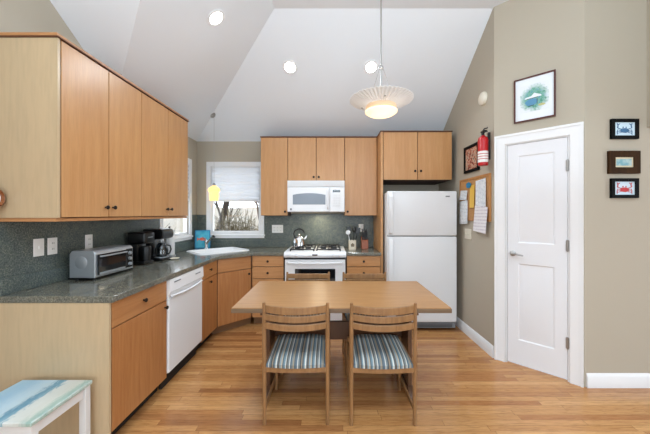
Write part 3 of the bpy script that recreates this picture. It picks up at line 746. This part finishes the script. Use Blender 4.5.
# ------------------------------------------------------------ counter appliances on the left
r = thing('toaster_oven', 'stainless steel toaster oven on the left worktop', 'toaster oven', (-1.694, 2.075, .9145), 90); w = .40
prof = [(0, .018), (.185, .018), (.185, .19), (.165, .215), (.018, .215), (0, .195)]
MB().prism(prof, 0, w, 'x', .003).build('body', 'steel', r)
MB().lathe([(.045, 0), (.04, .002), (0, .002)], (0, .1, .13), (-1, 0, 0), 24).build('side_emboss', 'steel', r)
MB().prism([(.0, .012), (.19, .012), (.19, .0195), (.0, .0195)], -.004, w+.004, 'x').build('base_band', 'black', r)
for x in (.03, w-.03):
    for y in (.03, .155): MB().cyl((x, y, 0), (x, y, .013), .012, n=10).build('foot', 'black', r)
d = MB().box(.02, .30, -.012, -.0005, .035, .185, .003).build('glass_door', 'ovenglass', r)
MB().tube([(.035, -.012, .17), (.04, -.034, .172), (.28, -.034, .172), (.285, -.012, .17)], .006, 8).build('handle', 'steel', d)
MB().box(.03, .29, -.0145, -.0115, .036, .052, .001).build('door_trim', 'steel', d)
cpn = MB().box(.31, .385, -.008, -.0005, .035, .19, .002).build('control_panel', 'black', r)
for z in (.065, .11, .155): MB().lathe([(.015, 0), (.013, .014), (0, .016)], (.347, -.008, z), (0, -1, 0), 14).build('knob', 'steel', cpn)
# single-serve black brewer
r = thing('coffee_machine', 'narrow black coffee machine between the toaster oven and drip coffee maker', 'coffee machine', (-1.735, 2.69, .9145), 90)
MB().box(0, .15, .0, .16, 0, .035, .012, 2).build('base', 'black', r)
MB().box(.01, .14, .07, .16, .035, .2, .01, 2).build('column', 'black', r)
MB().box(-.004, .154, -.01, .165, .2, .308, .018, 3).build('head', 'black', r)
MB().box(.04, .11, -.013, -.009, .255, .262).build('trim_strip', 'steel', r)
MB().lathe([(.042, 0), (.046, .05), (.048, .12), (.044, .135), (0, .137)], (.075, .035, .036), n=20).build('cup', 'black', r)
# drip coffee maker
r = thing('coffee_maker', 'black drip coffee maker with glass carafe beside the paper towels', 'coffee maker', (-1.715, 2.93, .9145), 90)
MB().box(0, .19, -.01, .185, 0, .028, .01, 2).build('base', 'black', r)
MB().lathe([(.068, 0), (.068, .006), (.04, .008), (0, .008)], (.095, .055, .028), n=24).build('warming_plate', 'steel', r)
MB().box(.01, .18, .125, .185, .028, .22, .01, 2).build('column', 'black', r)
MB().prism([(.19, .215), (-.005, .225), (-.02, .25), (-.02, .30), (.0, .325), (.19, .325)], -.006, .196, 'x', .008).build('brew_head', 'black', r)
cf = MB().lathe([(.045, 0), (.06, .02), (.062, .07), (.045, .115), (.036, .13), (.034, .128), (.043, .113), (.059, .07), (.057, .022), (.043, .004)], (.095, .055, .037), n=24, closed=False).build('carafe', 'carafe', r)
MB().tube([(.095, .0, .155), (.095, -.035, .15), (.095, -.045, .11), (.095, -.03, .07), (.095, -.006, .06)], .008, 8).build('carafe_handle', 'black', cf)
MB().lathe([(.037, 0), (.03, .012), (0, .016)], (.095, .055, .167), n=20).build('carafe_lid', 'black', cf)
# small spoon rest in front of the coffee maker
r = single('spoon_rest', MB().lathe([(.0, 0), (.03, 0), (.048, .010), (.046, .013), (.028, .005), (0, .004)], n=24), 'cream', 'small pale dish on the worktop in front of the drip coffee maker', 'dish', (-1.655, 3.07, .9145))
# paper towel
r = thing('paper_towel_holder', 'paper towel holder standing by the left window', 'paper towel holder', (-1.845, 3.31, .9145))
MB().lathe([(.066, 0), (.066, .008), (.02, .014), (0, .014)], n=28).build('base', 'steel', r)
MB().cyl((0, 0, .014), (0, 0, .325), .006, n=10).lathe([(.0, 0), (.012, .006), (.012, .016), (0, .022)], (0, 0, .32), n=14).build('post', 'knob', r)
single('paper_towel_roll', MB().lathe([(.012, 0), (.053, 0), (.054, .002), (.054, .276), (.053, .278), (.012, .278)], (0, 0, 0), n=32, closed=True), 'towel', 'white paper towel roll standing upright on its holder', 'paper towels', (-1.845, 3.31, .930))
# leaning fish picture by faucet
r = thing('small_picture', 'small teal fish picture leaning in the corner behind the faucet', 'picture', (-1.785, 4.03, .915), 18)
MR = Matrix.Rotation(R(-9), 4, 'X')
MB().holed(rect(-.10, .10, .0, .255), [rect(-.086, .086, .014, .241)], 0, .012, 'y', MR).build('frame', 'bluepaper', r)
MB().box(-.09, .09, .004, .010, .01, .245, mtx=MR).build('print', 'teal_art', r)
fs = MB()
pts = [(.045*math.cos(a)-.0, .13+.022*math.sin(a)) for a in [R(20*k) for k in range(18)]]
fs.prism(pts, .001, .004, 'y', mtx=MR); fs.prism([(-.04, .13), (-.07, .155), (-.07, .105)], .001, .004, 'y', mtx=MR)
fs.build('fish_motif', 'fish', r)

# ------------------------------------------------------------ crock, knife block
r = thing('utensil_crock', 'square cream ceramic crock full of utensils', 'crock', (.305, 3.93, .9145))
MB().holed(rr(.10, .10, .02, 4), [rr(.086, .086, .015, 4)], .006, .125, 'z').prism(rr(.098, .098, .02, 4), 0, .006).build('crock_body', 'cream', r)
MB().prism([(-.02, .04), (.02, .04), (.024, .07), (0, .09), (-.024, .07)], -.0515, -.0495, 'y').build('motif', 'motif', r)
def utensil(name, m, label, dx, dy, lx, ly, h, kind):
    base = Vector((.305+dx, 3.93+dy, .925)); q = MB(); top = Vector((lx, ly, h))
    q.cyl((0, 0, 0), top, .005, .006, 8)
    d = top.normalized()
    if kind == 'spoon': q.lathe([(0, -.04), (.018, -.03), (.028, -.008), (.028, .014), (.018, .034), (0, .042)], top+d*.03, (0, 0, 1), 14, mtx=Matrix.Translation(top+d*.03) @ Matrix.Diagonal((1, .3, 1, 1)) @ Matrix.Translation(-(top+d*.03)))
    if kind == 'turner': q.box(-.03, .03, -.003, .003, 0, .085, .002, mtx=Matrix.Translation(top) @ Vector((0, 0, 1)).rotation_difference(d).to_matrix().to_4x4())
    if kind == 'ladle': q.lathe([(0, -.022), (.022, -.016), (.032, .0), (.030, .012), (0, .014)], top+d*.02, (0, -1, .2), 16)
    single(name, q, m, label, 'utensil', base)
utensil('serving_spoon', 'whitep', 'white serving spoon leaning left out of the cream crock', -.02, -.005, -.035, -.01, .2, 'ladle')
utensil('spatula', 'black', 'black turner leaning back left in the cream crock', -.01, .012, -.028, .02, .21, 'turner')
utensil('cooking_spoon', 'black', 'black cooking spoon standing upright in the cream crock', .01, .0, .015, .0, .225, 'spoon')
utensil('spatula', 'black', 'black turner leaning right out of the cream crock', .022, .012, .045, .012, .2, 'turner')
r = thing('knife_block', 'reddish wood block full of black-handled knives beside the fridge panel', 'knife block', (.475, 3.95, .9145))
MB().prism([(-.045, 0), (.055, 0), (.055, .17), (-.045, .115)], -.045, .045, 'x', .003).build('block', 'terracotta', r)
for i, x in enumerate((-.028, -.008, .012, .030)):
    for j, y in enumerate((-.02, .025)):
        zz = .13+.027*j; k = MB().box(x-.007, x+.007, y-.011, y+.011, zz, zz+.105+.012*((i+j) % 3), .003); k.build('knife_handle', 'black', r)

# ------------------------------------------------------------ outlets and switches (front is -y)
def outlet(label, loc, rz, kind='duplex', gang=1, m='outlet', w=None):
    w = w or (.07+.046*(gang-1)); r = thing('wall_outlet' if kind == 'duplex' else 'light_switch', label, 'outlet' if kind == 'duplex' else 'switch', loc, rz)
    MB().box(-w/2, w/2, -.006, -.0005, -.058, .058, .002).build('cover_plate', m, r)
    for g in range(gang):
        x = (g-(gang-1)/2)*.046
        if kind == 'duplex':
            for z in (-.02, .02):
                s_ = MB().box(x-.016, x+.016, -.008, -.006, z-.013, z+.013, .001).build('socket', m, r)
                for q in (-.006, .006): MB().box(x+q-.0012, x+q+.0012, -.0087, -.008, z-.005, z+.006).build('slot', 'slot', s_)
        else: MB().box(x-.005, x+.005, -.014, -.006, -.010, .010, .001).build('toggle', m, r)
XS = XL+.008
def yl(x): return -XS*F/(330-x)
outlet('white switch plate on left backsplash, nearest the camera', (XS, yl(38.3), 1.173), 90, 'switch', 1)
outlet('white outlet plate on left backsplash behind the toaster, second from the camera', (XS, yl(52), 1.172), 90, 'duplex', 1)
outlet('white outlet plate above the toaster oven', (XS, yl(88.5), 1.172), 90, 'duplex', 1)
outlet('wide white outlet plate on back backsplash between window and range', (-.765, YB-.008, 1.178), 0, 'duplex', 3)
outlet('single white outlet plate on backsplash between crock and knife block', (.452, YB-.008, 1.19), 0, 'duplex', 1)
outlet('ivory switch plate on right wall below the cork board', (XR, 3.31, 1.165), -90, 'switch', 3, 'ivory')
XS2 = XS

# ------------------------------------------------------------ pictures
def picture(label, loc, rz, w, h, fw, fm, mm_, mw, im, art=None, ml=None):
    r = thing('framed_picture', label, 'picture', loc, rz)
    MB().holed(rect(-w/2, w/2, -h/2, h/2), [rect(-w/2+fw, w/2-fw, -h/2+fw, h/2-fw)], -.001, -.022, 'y').build('frame', fm, r)
    MB().box(-w/2+fw*.7, w/2-fw*.7, -.012, -.002, -h/2+fw*.7, h/2-fw*.7).build('mat_board', mm_, r)
    if im: MB().box(-w/2+fw+mw, w/2-fw-mw, -.0135, -.011, -h/2+fw+mw, h/2-fw-mw).build('artwork', im, r)
    if art: art(r)
    return r
def blob(cx, cz, rx, rz_, n=22, jit=.12, seed=1):
    rnd = random.Random(seed); return [(cx+rx*math.cos(2*math.pi*k/n)*(1+rnd.uniform(-jit, jit)), cz+rz_*math.sin(2*math.pi*k/n)*(1+rnd.uniform(-jit, jit))) for k in range(n)]
def garden(r):
    MB().box(-.105, .105, -.0140, -.0118, -.115, .125).build('painted_garden', 'wc_garden', r)
    MB().prism(blob(-.02, -.035, .048, .030, 14, .1, 5), -.0147, -.0139, 'y').build('painted_house', 'wc_blue', r)
    MB().prism([(-.07, .0), (.055, .006), (.05, .018), (-.0, .045), (-.02, .02), (-.065, .014)], -.0151, -.0146, 'y').build('painted_roof', 'mat_board', r)
    for q in ([(-.055, -.004), (.03, .0), (.03, .005), (-.055, .001)], [(.02, -.01), (.025, -.01), (.025, -.055), (.02, -.055)], [(-.04, -.07), (.0, -.065), (.0, -.06), (-.04, -.063)]):
        MB().prism(q, -.0157, -.0150, 'y').build('painted_line', 'wc_dark', r)
    MB().prism(blob(.055, -.07, .026, .010, 14, .1, 6), -.0147, -.0139, 'y').build('painted_ground', 'wc_yel', r)
def dpt(t_, off=0): return (XR+t_*math.cos(R(-45)), YA+t_*math.sin(R(-45)))
px, py = dpt(.228*math.sqrt(2))
picture('watercolour of a house and garden in dark cherry frame above the door', (px, py, 2.425), -45, .305, .395, .012, 'cherry', 'mat_board', .04, None, garden)
def crab(cm):
    def f(r):
        q = MB(); y0, y1 = -.0143, -.0118
        q.prism(blob(0, -.012, .034, .019, 20, .06, 2), y0, y1, 'y')
        def seg(a, b_, t0):
            a = Vector(a); b_ = Vector(b_); d = (b_-a).normalized(); n = Vector((-d.y, d.x))*t0
            q.prism([tuple(a+n), tuple(b_+n*.6), tuple(b_-n*.6), tuple(a-n)], y0, y1, 'y')
        for s in (-1, 1):
            for k in range(3): seg((s*.026, -.015-.006*k), (s*.055, -.006-.014*k), .0022); seg((s*.055, -.006-.014*k), (s*.062, -.026-.010*k), .002)
            seg((s*.026, -.002), (s*.056, .008), .0035); seg((s*.056, .008), (s*.052, .032), .0045); seg((s*.052, .032), (s*.038, .042), .0035); seg((s*.054, .03), (s*.06, .046), .003)
            q.prism(blob(s*.012, .013, .004, .006, 8, 0, 1), y0, y1, 'y')
        q.build('crab_motif', cm, r)
    return f
picture('black-framed blue crab print, topmost of three on the right wall', (2.363, YW, 1.992+.085), 0, .218, .160, .026, 'blackframe', 'crab_paper', .01, None, crab('crab_blue'))
picture('small seascape in wide dark brown frame, between the two crab prints', (2.358, YW, 1.81), 0, .250, .182, .05, 'brownframe', 'cream_mat', .014, 'sea')
picture('black-framed red crab print, lowest of three on the right wall', (2.362, YW, 1.602), 0, .218, .158, .026, 'blackframe', 'crab_paper', .01, None, crab('crab_red'))
picture('dark-framed reddish print on right wall behind the fire extinguisher', (XR, 3.215, 2.015), -90, .33, .30, .028, 'blackframe', 'cherry', .005, 'portrait')

# cork board with papers
r = thing('cork_board', 'wood-framed cork notice board on the right wall', 'notice board', (XR, 3.166, 1.56), -90)
MB().box(-.315, .315, -.012, -.001, -.225, .225).build('cork_panel', 'cork', r)
MB().holed(rect(-.33, .33, -.24, .24), [rect(-.308, .308, -.218, .218)], -.001, -.018, 'y').build('frame', 'corkframe', r)
def paper(name, label, cx, cz, w_, h_, m, rot=0, y=-.020, curl=.008):
    b = bmesh.new(); N = 8; V = [[b.verts.new((sx*w_/2, -curl*math.sin(math.pi*.5*k/N)**2, h_/2-h_*k/N)) for sx in (-1, 1)] for k in range(N+1)]
    for A, B in zip(V, V[1:]): b.faces.new((A[0], A[1], B[1], B[0]))
    r2 = bmesh.ops.extrude_face_region(b, geom=b.faces[:]); bmesh.ops.translate(b, vec=(0, .0012, 0), verts=[g for g in r2['geom'] if isinstance(g, bmesh.types.BMVert)])
    bmesh.ops.recalc_face_normals(b, faces=b.faces)
    q = MB().add(b, Matrix.Rotation(R(rot), 4, 'Y'))
    o = single(name, q, m, label, 'paper', (XR+y, 3.166-cx, 1.56+cz), -90)
    return o
paper('printed_letter', 'printed white letter pinned at upper right of the cork board', .17, .05, .20, .29, 'letter', -3, -.021)
paper('wall_calendar', 'calendar page hanging off the lower right of the cork board', .185, -.22, .25, .27, 'calendar', 5, -.034)
paper('printed_note', 'long white note hanging off the lower left of the cork board', -.215, -.145, .20, .27, 'note', -3, -.021)
paper('paper_note', 'small white note on the cork board above the long note', -.215, .055, .17, .11, 'note', 3, -.021)
paper('yellow_paper', 'yellow paper strip pinned at the middle of the cork board', -.015, .03, .10, .25, 'yellow', 0, -.0205, .004)
single('blue_ornament', MB().prism(blob(0, 0, .055, .032, 16, .2, 9), -.004, .004, 'y'), 'bluepaper', 'small blue cut-out pinned at the top of the cork board', 'ornament', (XR-.028, 3.245, 1.72), -90)

# fire extinguisher
r = thing('fire_extinguisher', 'red fire extinguisher with white label hung on the right wall', 'fire extinguisher', (XR-.070, 2.862, 1.875))
MB().lathe([(.040, 0), (.046, .006), (.047, .25), (.040, .278), (.020, .295), (.014, .30), (0, .30)], n=28).build('cylinder', 'red', r)
MB().lathe([(.0476, .03), (.0476, .14), (.0466, .14), (.0466, .03)], n=28, closed=True).build('label', 'redlabel', r)
for z in (.06, .085, .11): MB().lathe([(.0480, z), (.0480, z+.006), (.0470, z+.006), (.0470, z)], n=28, closed=True).build('label_line', 'red', r)
MB().cyl((0, 0, .298), (0, 0, .335), .015, n=14).box(-.018, .018, -.05, .015, .325, .343, .003).build('valve', 'black', r)
MB().tube([(0, .01, .345), (0, -.03, .36), (0, -.085, .352)], .006, 8).tube([(0, .0, .33), (0, -.04, .325), (0, -.08, .318)], .005, 8).build('lever', 'iron', r)
MB().box(.048, .0695, -.010, .010, .06, .33, .002).build('bracket', 'iron', r)
# round detector
r = single('door_chime', MB().lathe([(.068, 0), (.070, .008), (.064, .026), (.045, .036), (0, .038)], (0, -.0005, 0), (0, -1, 0), 32), 'ivory', 'round ivory alarm disc high on the right wall', 'alarm', (XR, 2.975, 2.585), -90)
r.name = 'smoke_alarm'
# clock on left wall
r = thing('wall_clock', 'small round wood-rimmed dial on the left wall beside the upper cabinet', 'clock', (XL, 1.610, 1.485), 90)
MB().lathe([(.044, 0), (.058, 0), (.062, .02), (.060, .062), (.050, .072), (.044, .062)], (0, -.0005, 0), (0, -1, 0), 32, closed=True).build('rim', 'clockwood', r)
MB().lathe([(.0435, 0), (.0435, .055), (0, .055)], (0, -.0005, 0), (0, -1, 0), 28).build('dial', 'redlabel', r)

# ------------------------------------------------------------ lights as objects
# pendant over the table
PX, PY = .408, 2.30
r = thing('pendant_lamp', 'large glass saucer pendant lamp on a long stem above the table', 'pendant lamp', (PX, PY, 2.30))
MB().lathe([(.06, 0), (.06, -.012), (.03, -.03), (0, -.03)], (0, 0, HC-2.30-.001), n=28).build('canopy', 'nickel', r)
MB().cyl((0, 0, .0), (0, 0, HC-2.30-.03), .006, n=12).lathe([(.008, -.012), (.018, -.008), (.02, .004), (.012, .014), (.007, .018)], (0, 0, .262), n=20).build('stem', 'nickel', r)
prof = []
sau = MB(); 
b = bmesh.new(); n = 96; rings = []
for (rad, z) in ((.06, -.045), (.11, -.040), (.16, -.026), (.21, -.010), (.25, .004), (.251, .008), (.21, -.005), (.16, -.021), (.11, -.035), (.06, -.040)):
    rings.append([b.verts.new(((rad+(.0012 if k % 2 else -.0012))*math.cos(2*math.pi*k/n), (rad+(.0012 if k % 2 else -.0012))*math.sin(2*math.pi*k/n), z+(.003 if k % 2 else -.003)*(rad > .08))) for k in range(n)])
for A, B in list(zip(rings, rings[1:]))+[(rings[-1], rings[0])]:
    for k in range(n): b.faces.new((A[k], A[(k+1) % n], B[(k+1) % n], B[k]))
bmesh.ops.recalc_face_normals(b, faces=b.faces)
sau.add(b).build('saucer_shade', 'saucer', r)
MB().lathe([(.118, -.042), (.122, -.05), (.112, -.066), (.10, -.070), (.10, -.066), (.11, -.062), (.117, -.05)], n=40, closed=True).build('upper_bowl', 'bowl_up', r)
MB().lathe([(.10, -.078), (.128, -.082), (.126, -.094), (.10, -.112), (.06, -.124), (0, -.128)], n=40).build('lower_bowl', 'bowl', r)
for k in range(3):
    a = R(90+120*k); MB().cyl((.014*math.cos(a), .014*math.sin(a), .26), (.115*math.cos(a), .115*math.sin(a), -.03), .0018, n=8).build('suspension_rod', 'nickel', r)
    a2 = R(30+120*k); MB().lathe([(.007, 0), (.007, .006), (0, .008)], (.165*math.cos(a2), .165*math.sin(a2), -.026), (0, 0, -1), 12).build('glass_screw', 'nickel', r)
pl = bpy.data.lights.new('pendant_bulb', 'POINT'); pl.energy = 2; pl.shadow_soft_size = .05; pl.color = (1, .95, .88)
po = bpy.data.objects.new('pendant_bulb', pl); COL.objects.link(po); po.location = (PX, PY, 2.36)
# mini pendant over the sink
SX, SY = -1.55, 3.85; zc = H0+PT*(SX-XL)
r = thing('sink_pendant_lamp', 'small yellow glass pendant lamp hanging over the corner sink', 'pendant lamp', (SX, SY, zc))
nrm = Vector((-PT, 0, 1)).normalized()
MB().lathe([(.055, 0), (.055, .008), (.04, .02), (.012, .026), (0, .026)], (0, 0, -.001), -Vector(nrm), 24).build('canopy', 'nickel', r)
zs = 1.80-zc
MB().cyl((0, 0, -.02), (0, 0, zs), .0018, n=8).build('cord', 'nickel', r)
MB().lathe([(.006, .01), (.018, 0), (.022, -.03), (.0, -.03)], (0, 0, zs), n=18).build('socket_cap', 'nickel', r)
MB().lathe([(.022, -.028), (.05, -.05), (.074, -.075), (.070, -.10), (.058, -.115), (.060, -.16), (.052, -.225), (.048, -.225), (.056, -.16), (.054, -.115), (.066, -.10), (.070, -.077), (.047, -.054), (.020, -.032)], (0, 0, zs), n=32, closed=True).build('glass_shade', 'yglass', r)
pl = bpy.data.lights.new('sink_bulb', 'POINT'); pl.energy = 1.5; pl.shadow_soft_size = .02; pl.color = (1, .85, .5)
po = bpy.data.objects.new('sink_bulb', pl); COL.objects.link(po); po.location = (SX, SY, 1.68)
# recessed cans
labs = ['round recessed ceiling light, middle of the three, left of the pendant stem', 'round recessed ceiling light just behind the pendant stem', 'round recessed ceiling light on the left slope, nearest the upper cabinets']
for i, (x, y, z, k) in enumerate(CANS[:3]):
    nr = Vector((0, -PT, -1)) if k == 'b' else Vector((PT, 0, -1))
    r = thing('recessed_light', labs[i], 'ceiling light', (x, y, z))
    MB().lathe([(.060, 0), (.085, 0), (.086, .004), (.080, .008), (.060, .006)], (0, 0, 0), nr, 32, closed=True).build('trim_ring', 'whitep', r)
    MB().lathe([(.0, .001), (.061, .001), (.061, .004), (0, .006)], (0, 0, 0), nr, 28).build('lens', 'lens', r)

# ------------------------------------------------------------ outdoors beyond the windows
gz = .35
single('garden_ground', MB().box(-30, 12, YB+.5, 30, gz-.1, gz), 'outground', 'pale winter ground outside the windows', 'ground')['kind'] = 'structure'
b = bmesh.new(); rnd = random.Random(4); HG = []
for j in range(9):
    HG.append([b.verts.new((-34+2*i, 16+1.2*j, gz-.02+(0 if j == 0 else 1.5*math.sin(j/8*1.5)+rnd.uniform(-.15, .25)))) for i in range(24)])
for A, B in zip(HG, HG[1:]):
    for i in range(23): b.faces.new((A[i], A[i+1], B[i+1], B[i]))
single('wooded_hill', MB().add(b), 'hill', 'pale brown winter hillside outside the windows', 'hill')['kind'] = 'structure'
def tree(label, x, y, h, r0, seed):
    rnd = random.Random(seed); q = MB()
    def branch(p, d, l, r_, depth):
        pts = [p]; cur = p.copy(); dd = d.copy()
        for k in range(4):
            dd = (dd+Vector((rnd.uniform(-.15, .15), rnd.uniform(-.15, .15), rnd.uniform(-.05, .12)))).normalized(); cur = cur+dd*l/4; pts.append(cur.copy())
        q.tube(pts, [r_*(1-.12*k) for k in range(5)], 6)
        if depth > 0:
            for k in range(4 if depth > 1 else 3):
                nd = (dd+Vector((rnd.uniform(-.9, .9), rnd.uniform(-.9, .9), rnd.uniform(-.1, .7)))).normalized()
                branch(pts[rnd.choice((1, 2, 3, 4))], nd, l*.6, r_*.5, depth-1)
    branch(Vector((0, 0, 0)), Vector((rnd.uniform(-.1, .1), 0, 1)), h, r0, 3)
    single('bare_tree', q, 'trunk', label, 'tree', (x, y, gz))
for lb, x, y, h, r0, sd in (
    ('bare tree outside the back window, at its left side', -3.05, 7.6, 2.2, .10, 2),
    ('thin bare tree outside the back window, behind the bush', -2.55, 10.4, 2.4, .09, 5),
    ('bare tree seen through the back window at its right side', -1.35, 8.6, 2.0, .07, 8),
    ('distant bare tree seen through the middle of the back window', -3.2, 14.0, 2.6, .13, 21),
    ('bare tree seen through the left window, farther left', -5.6, 6.7, 2.2, .09, 11),
    ('bare tree seen through the left window, farther to the right', -8.2, 10.6, 2.4, .12, 14)):
    tree(lb, x, y, h, r0, sd)
for lb, x, y, h, r0, sd in (
    ('slender bare sapling close to the back window at left', -2.50, 7.35, 1.6, .035, 31),
    ('slender bare sapling outside, right of the back window view', -.35, 6.9, 1.5, .03, 34),
    ('slender bare sapling close to the left window', -4.35, 5.9, 1.5, .035, 37)):
    tree(lb, x, y, h, r0, sd)
def bush(label, x, y, s, seed):
    rnd = random.Random(seed); q = MB()
    for k in range(170):
        a = rnd.uniform(0, 2*math.pi); t_ = rnd.uniform(.1, 1.1); p = Vector((rnd.uniform(-.3, .3), rnd.uniform(-.3, .3), 0))
        d = Vector((math.cos(a)*t_, math.sin(a)*t_, 1.2)).normalized()*s*rnd.uniform(.6, 1.1)
        w1 = Vector((rnd.uniform(-.08, .08), rnd.uniform(-.08, .08), .03)); q.tube([p, p+d*.4+w1, p+d*.75-w1, p+d], [.011, .009, .006, .003], 4)
        for m_ in range(2):
            b0 = p+d*rnd.uniform(.4, .8); q.tube([b0, b0+Vector((rnd.uniform(-.3, .3), rnd.uniform(-.3, .3), rnd.uniform(.0, .2)))], [.006, .003], 3)
    single('garden_bush', q, 'twig', label, 'bush', (x, y, gz))
bush('tan twiggy bush outside the back window', -1.95, 5.95, 1.15, 3)
bush('tan twiggy bush outside the left window', -4.0, 5.2, 1.15, 4)
r = thing('parked_car', 'blue parked car outside the back window at right', 'car', (-.9, 11.2, gz))
MB().prism([(-.0, .25), (3.6, .25), (3.7, .7), (3.0, .85), (2.5, 1.45), (.9, 1.5), (.2, .95), (0, .9)], 0, 1.6, 'y', .05).build('body', 'tarp', r)
MB().prism([(.5, .98), (2.75, .9), (2.4, 1.38), (.95, 1.42)], -.01, 0, 'y').build('side_window', 'ovenglass', r)
for x in (.75, 2.9): MB().lathe([(.33, 0), (.33, .2), (.2, .22), (0, .22)], (x, .18, .33), (0, -1, 0), 24).build('wheel', 'black', r)

# repeats of one kind share a group
GR = {'dining_chair': 'chairs around the dining table', 'recessed_light': 'recessed ceiling lights', 'wall_cabinet': 'maple wall cabinets', 'base_cabinet': 'maple base cabinets',
      'drawer_cabinet': 'drawer cabinets on the back wall', 'wall_outlet': 'wall outlets', 'light_switch': 'light switches', 'framed_picture': 'framed pictures on the right walls', 'bare_tree': 'bare trees outside the windows',
      'garden_bush': 'bushes outside the windows', 'worktop': 'worktops', 'spatula': 'utensils in the crock', 'serving_spoon': 'utensils in the crock', 'cooking_spoon': 'utensils in the crock',
      'printed_letter': 'papers on the cork board', 'wall_calendar': 'papers on the cork board', 'printed_note': 'papers on the cork board', 'paper_note': 'papers on the cork board', 'yellow_paper': 'papers on the cork board'}
for o in COL.objects:
    if o.parent is None and 'label' in o and o.name.split('.')[0] in GR: o['group'] = GR[o.name.split('.')[0]]
